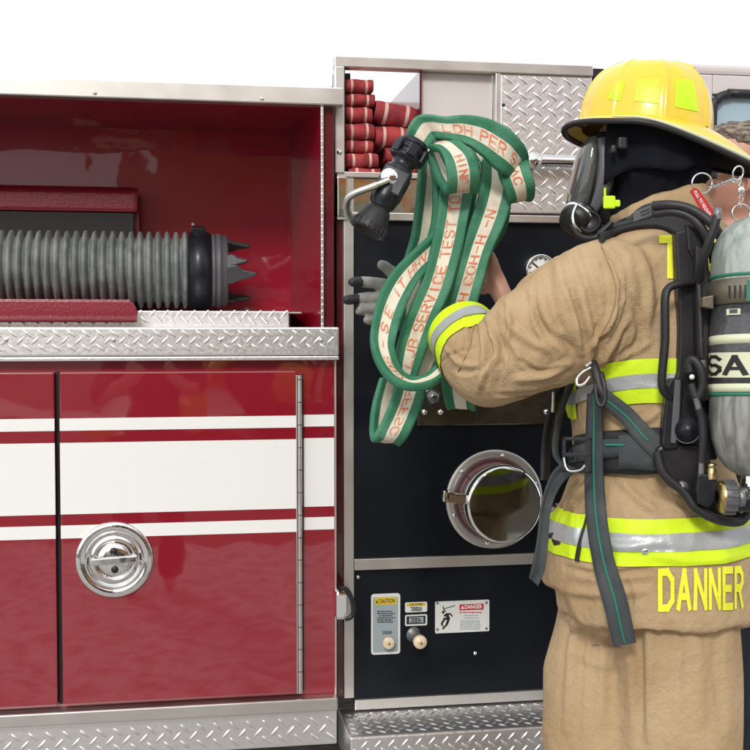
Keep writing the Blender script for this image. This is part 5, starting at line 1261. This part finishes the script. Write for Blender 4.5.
b = MB(); b.tube(Wc([(593, 363, 2.20), (596, 372, 2.185), (600, 388, 2.175), (604, 396, 2.172)], 6), .009, 10); b.build('strap_keeper', 'blackrub', ba)
b = MB(); b.tube(Wc([(591, 368, 2.19), (583, 372, 2.19), (577, 379, 2.19), (578, 385, 2.185), (584, 384, 2.18), (590, 377, 2.18)], 6), .0034, 10); b.tube(Wc([(586, 366, 2.195), (592, 362, 2.19)], 3), .0035, 8); b.build('snap_hook', 'chrome', ba)
# straps hanging at the front, left of the coat
b = MB(); b.tube(Wc([(565, 378, 2.36), (556, 400, 2.38), (549, 425, 2.40), (546, 450, 2.42), (545, 480, 2.42)], 8), .013, 12, squash=.5); b.build('front_strap', 'blackrub', ba)
b = MB(); b.tube(Wc([(573, 380, 2.34), (564, 402, 2.36), (557, 430, 2.38), (556, 455, 2.38), (566, 468, 2.33)], 8), .009, 12, squash=.5); b.build('front_strap', 'strap', ba)
c = MB(); R_ = Ribbon([(562, 462, 578, 470, 2.28, 0), (550, 476, 562, 484, 2.29, 0), (541, 505, 551, 509, 2.30, 0), (537, 540, 548, 543, 2.30, 0), (532, 565, 545, 569, 2.30, 0), (529, 578, 538, 586, 2.30, 0)], 6, .0)
R_.mesh(c, 2.2); c.mi = [0] * len(c.mi); c.build('strap_tail', 'strap', ba)
b = MB(); b.tube([W(553.5, 392, 2.36), W(553, 412, 2.365)], .0035, 8); b.build('steel_tip', 'chrome', ba)

# ---- key rings, chain and red tag hanging from the helmet brim
kc = thing('key_chain', 'steel rings and chain with a red tag clipped to the back of the helmet brim', 'key chain', W(725, 178, 2.22))
def ringo(name, cx, cy, rx, ry, d, r=.0012, tilt=0.0, m_='chrome'):
    b = MB(); P = []
    for k in range(28):
        a = 2 * PI * k / 28; x, y = rx * math.cos(a), ry * math.sin(a); P.append(W(cx + x * math.cos(tilt) - y * math.sin(tilt), cy + x * math.sin(tilt) + y * math.cos(tilt), d + .012 * math.cos(a)))
    b.tube(P, r, 8, closed=True); return b.build(name, m_, kc)
ringo('split_ring', 702, 183, 10, 10, 2.235, .0017); ringo('split_ring', 738, 173, 5, 7, 2.22, .0017, .3); ringo('split_ring', 741, 213, 9, 9, 2.22, .0015)
pp = catmull([(711, 187), (718, 185), (726, 182), (733, 180), (737, 182)], 4)
for i in range(0, len(pp) - 1, 1): ringo('chain_link', pp[i][0], pp[i][1], 2.6, 1.6 if i % 2 else .9, 2.225, .0009, -.3)
for (x, y) in ((740, 180), (741, 186), (740, 192), (741, 198), (740, 204)): ringo('chain_link', x, y, 1.8 if y % 4 else 1.0, 3.6, 2.22, .0010)
b = MB(); b.lathe([(0, .004), (.006, .003), (.0072, 0), (.006, -.003), (0, -.004)], frame(W(741, 190, 2.212), -FW), 16); b.build('swivel', 'chrome', kc)
A_, B_ = (691, 189), (711, 217)
c = MB(); P = [W(x, y, 2.222) for x, y in ((690, 191), (695, 187.5), (699, 190), (716, 214), (714, 220), (709, 221), (703, 213))]; c.prism(P, FW, .003); rt = c.build('red_tag', 'tagred', kc)
vs, fs, w_ = font_polys('PULL TO RELEASE', 1.0, .02)
ux, uy = (16.5 / 31, 26 / 31)
c = MB(); c.add([W(694.5 + ux * 29 * v[0] / w_ + uy * (v[1] - .3) * 4.6 * 1.0, 191 + uy * 29 * v[0] / w_ - ux * (v[1] - .3) * 4.6, 2.2213) for v in vs], fs, False); c.build('tag_lettering', 'whiteink', rt)
# ================================================================ man behind the firefighter
D2 = 2.78
man = thing('person', 'man in dark navy clothes and sunglasses standing behind the air cylinder, by the cab window', 'person', (W(745, 600, D2).x, W(745, 600, D2).y, 0))
b = MB()
CX = 741
b.loft(rings([(CX - 22, CX + 26, 128, D2, .055), (CX - 36, CX + 40, 136, D2, .085), (CX - 41, CX + 45, 152, D2, .098), (CX - 42, CX + 45, 172, D2, .098), (CX - 40, CX + 38, 192, D2, .085), (CX - 37, CX + 30, 208, D2 + .005, .070), (CX - 34, CX + 34, 222, D2 + .02, .068), (CX - 40, CX + 46, 238, D2 + .02, .08), (CX - 74, CX + 78, 262, D2 + .02, .10), (CX - 76, CX + 80, 320, D2 + .02, .125), (CX - 66, CX + 72, 420, D2 + .02, .12), (CX - 66, CX + 70, 500, D2 + .02, .12)], 3))
# nose, chin and brow of the profile turned left
ptube(b, [(CX - 36, 160, D2 - .005, .022), (CX - 46, 176, D2 - .005, .014), (CX - 50, 183, D2 - .005, .011)], 12)
ptube(b, [(CX - 28, 198, D2, .045), (CX - 38, 206, D2, .026)], 12); ptube(b, [(CX - 38, 192, D2, .015), (CX - 44, 193, D2, .010)], 10); ptube(b, [(CX - 34, 152, D2, .03), (CX - 39, 154, D2, .018)], 10)
# ear
ptube(b, [(CX + 8, 170, D2 - .100, .012), (CX + 10, 180, D2 - .106, .012), (CX + 6, 190, D2 - .100, .008)], 12, .6)
ptube(b, [(CX + 66, 262, D2 + .02, .07), (CX + 84, 330, D2 - .02, .055), (CX + 82, 400, D2 - .06, .04), (CX + 66, 440, D2 - .12, .03), (CX + 50, 446, D2 - .15, .035)], 16)
ptube(b, [(CX - 60, 266, D2 + .04, .07), (CX - 78, 330, D2 + .04, .055), (CX - 76, 400, D2 + .04, .04), (CX - 72, 450, D2 + .02, .03), (CX - 72, 470, D2 + .02, .035)], 16)
for hx in (-32, 36): ptube(b, [(CX + hx, 500, D2 + .02, .09), (CX + hx, 640, D2 + .02, .065), (CX + hx, 760, D2 + .02, .06), (CX + hx, 880, D2 + .03, .04)], 16)
V, F = remeshed(b, .005, 5); V = noise_disp(V, vnormals(V, F), 40, .0010); mesh_from('body', V, F, 'skin', man); MV = bvh_of(V, F)
b = MB()
b.loft(rings([(CX - 14, CX + 24, 124, D2, .045), (CX - 34, CX + 42, 131, D2, .088), (CX - 38, CX + 50, 142, D2, .103), (CX - 30, CX + 52, 156, D2 + .004, .106), (CX - 14, CX + 52, 170, D2 + .012, .104), (CX + 10, CX + 48, 186, D2 + .03, .085), (CX + 20, CX + 42, 196, D2 + .04, .06)]))
V, F = remeshed(b, .0045, 3); N = vnormals(V, F); V = noise_disp(V, N, 40, .006, 2.0); V = noise_disp(V, N, 130, .004, 5.0); mesh_from('hair', V, F, 'hair', man)
b = MB(); b.tube(Wc([(CX - 40, 168, D2 - .03), (CX - 30, 169, D2 - .075), (CX - 12, 171, D2 - .10), (CX + 6, 173, D2 - .106)], 6), .0045, 8, squash=1.6)
b.box(-.016, .022, -.020, .014, -.004, .004, .004, frame(W(CX - 33, 171, D2 - .088), -FW - RT * .8, RT)); b.build('sunglasses', 'blackpl', man)
b = MB(); b.loft(rings([(CX - 42, CX + 44, 236, D2 + .02, .088), (CX - 80, CX + 84, 256, D2 + .02, .115), (CX - 84, CX + 88, 320, D2 + .02, .142), (CX - 74, CX + 80, 420, D2 + .02, .138), (CX - 76, CX + 80, 540, D2 + .02, .145)]))
ptube(b, [(CX + 68, 266, D2 + .02, .082), (CX + 85, 320, D2 - .01, .07), (CX + 86, 345, D2 - .02, .066)], 16, round_end=False); ptube(b, [(CX - 62, 268, D2 + .04, .082), (CX - 78, 320, D2 + .04, .07), (CX - 78, 345, D2 + .04, .066)], 16, round_end=False)
V, F = remeshed(b, .008, 6); N = vnormals(V, F); V = noise_disp(V, N, 9, .008, 2.0); mesh_from('shirt', V, F, 'navy', man)
b = MB(); b.loft(rings([(CX - 70, CX + 74, 530, D2 + .02, .13), (CX - 72, CX + 76, 600, D2 + .02, .14)]))
for hx in (-34, 38): ptube(b, [(CX + hx, 580, D2 + .02, .10), (CX + hx, 700, D2 + .02, .09), (CX + hx, 850, D2 + .03, .08), (CX + hx, 890, D2 + .03, .08)], 18, round_end=False)
V, F = remeshed(b, .009, 6); N = vnormals(V, F); V = noise_disp(V, N, 9, .008, 2.0); mesh_from('trousers', V, F, 'navy', man)
for hx in (-34, 38):
    base = W(CX + hx, 880, D2 + .03); base.z = 0; c = MB(); dr = -RT.copy(); dr.z = 0; dr.normalize()
    c.tube([base - dr * .08 + Vector((0, 0, .045)), base + Vector((0, 0, .06)), base + dr * .12 + Vector((0, 0, .05)), base + dr * .2 + Vector((0, 0, .03))], [.03, .05, .045, .025], 16); c.box(-.09, .22, -.048, .048, 0, .026, .01, frame(base, (0, 0, 1), dr)); c.build('boot', 'blackrub', man)

# ================================================================ what the paint and the chrome reflect, behind the camera
def bystander(x, y, label, shirt, pants, hgt=1.78, face=1):
    p = thing('person', label, 'person', (x, y, 0)); s_ = hgt / 1.8
    def P(a, b_, c): return Vector((x + a * s_, y + b_ * face * s_, c * s_))
    def tb(mb, pts, seg=14, sq=1):
        c = catmull([(*q[:3], q[3]) for q in pts], 4); mb.tube([P(*q[:3]) for q in c], [max(q[3], .004) * s_ for q in c], seg, True, False, sq)
    b = MB(); tb(b, [(0, 0, .85, .13), (0, 0, 1.1, .13), (0, 0, 1.35, .15), (0, 0, 1.48, .06), (0, .01, 1.56, .055), (0, .02, 1.66, .09), (0, .01, 1.74, .085), (0, .01, 1.79, .02)])
    for s in (-1, 1):
        tb(b, [(s * .1, 0, .9, .085), (s * .11, .02, .5, .06), (s * .12, 0, .1, .042), (s * .12, .12, .04, .035)])
        tb(b, [(s * .16, 0, 1.40, .055), (s * .26, .03, 1.15, .042), (s * .16, .24, 1.18, .034), (s * .07, .32, 1.32, .03)])
    V, F = remeshed(b, .014, 4); mesh_from('body', V, F, 'skin', p)
    b = MB(); tb(b, [(0, 0, .82, .155), (0, 0, 1.1, .155), (0, 0, 1.34, .175), (0, 0, 1.45, .10)])
    for s in (-1, 1): tb(b, [(s * .14, 0, 1.39, .075), (s * .25, .02, 1.16, .058), (s * .2, .16, 1.16, .05)])
    V, F = remeshed(b, .014, 4); mesh_from('shirt', V, F, shirt, p)
    b = MB(); tb(b, [(0, 0, .78, .155), (0, 0, .96, .15)])
    for s in (-1, 1): tb(b, [(s * .1, 0, .88, .11), (s * .11, .02, .5, .085), (s * .12, 0, .09, .07)])
    V, F = remeshed(b, .014, 4); mesh_from('trousers', V, F, pants, p)
    b = MB(); tb(b, [(0, -.02, 1.62, .09), (0, -.01, 1.74, .098), (0, -.01, 1.81, .03)]); b.build('hair', 'hair', p)
    return p
bystander(-.16, -.26, 'photographer in dark clothes standing behind the camera', 'navy', 'navy', 1.72)
bystander(-1.9, -2.6, 'unseen bystander in navy shirt on the gravel, added for the reflections', 'navy', 'strap', 1.8)  # people added out of view to enrich the reflections
bystander(1.3, -3.2, 'unseen bystander in tan coat near the yellow loader, added for the reflections', 'tan', 'navy', 1.84)
ld = thing('yellow_loader', 'yellow wheel loader parked on the gravel opposite the fire truck', 'loader', (2.6, -8.5, 0))
def lb(name, m_, *a, par=ld): return bx(name, m_, par, *a)
lb('engine_hood', 'yellowpaint', 2.9, 5.2, -9.4, -7.6, 1.0, 2.1, .12); lb('chassis', 'blackpl', .9, 5.0, -9.2, -7.8, .6, 1.0, .05)
cbn = lb('cab', 'yellowpaint', 1.6, 2.95, -9.3, -7.7, 1.0, 1.9, .05); lb('cab_roof', 'yellowpaint', 1.5, 3.0, -9.4, -7.6, 2.9, 3.1, .06, par=cbn)
for px_ in (1.62, 2.86):
    for py_ in (-9.28, -7.78): lb('cab_post', 'blackpl', px_, px_ + .08, py_, py_ + .08, 1.9, 2.9, .01, par=cbn)
lb('cab_glass', 'glass', 1.66, 2.88, -7.76, -7.74, 1.9, 2.9, 0, par=cbn)
for x in (1.3, 4.2):
    for y in (-9.3, -7.7):
        b = MB(); b.lathe([(0, -.2), (.45, -.2), (.68, -.17), (.72, -.1), (.72, .1), (.68, .17), (.45, .2), (0, .2)], frame((x, y, .72), (0, 1, 0)), 40); w = b.build('wheel', 'blackrub', ld)
        b = MB(); b.lathe([(0, -.215), (.34, -.215), (.38, -.16), (.38, .16), (.34, .215), (0, .215)], frame((x, y, .72), (0, 1, 0)), 32); b.build('rim', 'yellowpaint', w)
b = MB(); b.prism([(-1.1, -9.6, .25), (-.7, -9.6, .1), (.2, -9.6, .15), (.35, -9.6, 1.0), (-.2, -9.6, 1.25), (.1, -9.6, .45), (-.9, -9.6, .35)], (0, 1, 0), 2.2); b.build('bucket', 'yellowpaint', ld)
for y in (-9.0, -8.0):
    b = MB(); b.tube([(1.9, y, 1.7), (.9, y, 1.5), (.2, y, .7)], .13, 10); b.build('lift_arm', 'yellowpaint', ld)
def tree(x, y, h, label, seed):
    rnd = random.Random(seed); t = thing('tree', label, 'tree', (x, y, 0), 'unseen trees added beyond the gravel yard')
    b = MB(); b.tube([(x, y, 0), (x + .1, y, h * .3), (x, y + .1, h * .6)], [.22, .16, .07], 10)
    for k in range(6):
        a = k * 1.1; b.tube([(x, y, h * (.3 + .05 * k)), (x + h * .2 * math.cos(a), y + h * .2 * math.sin(a), h * (.5 + .06 * k))], [.08, .03], 6)
    b.build('trunk', 'bark', t)
    b = MB(); cl_ = [(x + rnd.gauss(0, h * .17), y + rnd.gauss(0, h * .17), h * rnd.uniform(.4, .92), h * rnd.uniform(.08, .16)) for _ in range(26)]
    for k in range(2600):
        c = rnd.choice(cl_); v = Vector((rnd.gauss(0, 1), rnd.gauss(0, 1), rnd.gauss(0, .8))).normalized() * c[3] * rnd.uniform(.7, 1.1); p = Vector(c[:3]) + v; s = rnd.uniform(.08, .16)
        u_ = Vector((rnd.gauss(0, 1), rnd.gauss(0, 1), rnd.gauss(0, 1))).normalized(); w = u_.orthogonal().normalized(); b.add([p - u_ * s, p + w * s * .5, p + u_ * s, p - w * s * .5], [(0, 1, 2, 3)], False)
    b.build('crown', 'leaf', t, fix=False)
tree(-13, -34, 5.0, 'unseen low rounded green tree at the far left of the yard', 1); tree(-8, -38, 4.2, 'unseen short green tree between the others on the left', 2); tree(-19, -36, 6, 'unseen taller green tree left of all the others', 3)  # unseen trees, added to give the reflections contrast
st2 = thing('reflected_building', 'unseen orange brick building with grey bay doors, added for the reflections', 'building', (9, -20, 0))  # unseen building, added so the red compartment reflects orange instead of sky
bx('wall', 'brick', st2, -1.2, 22, -24, -18, 0, 8.5, .02); bx('roof', 'greypl', st2, -1.5, 22.3, -24.3, -17.7, 8.5, 8.9, .02)
for k in range(4):
    dd = bx('bay_door', 'greypl', st2, 1.2 + k * 5, 4.8 + k * 5, -18.02, -17.95, 0, 4.0, .01)
    bx('door_window', 'glass', dd, 1.6 + k * 5, 4.4 + k * 5, -17.95, -17.93, 2.2, 2.8, .005)
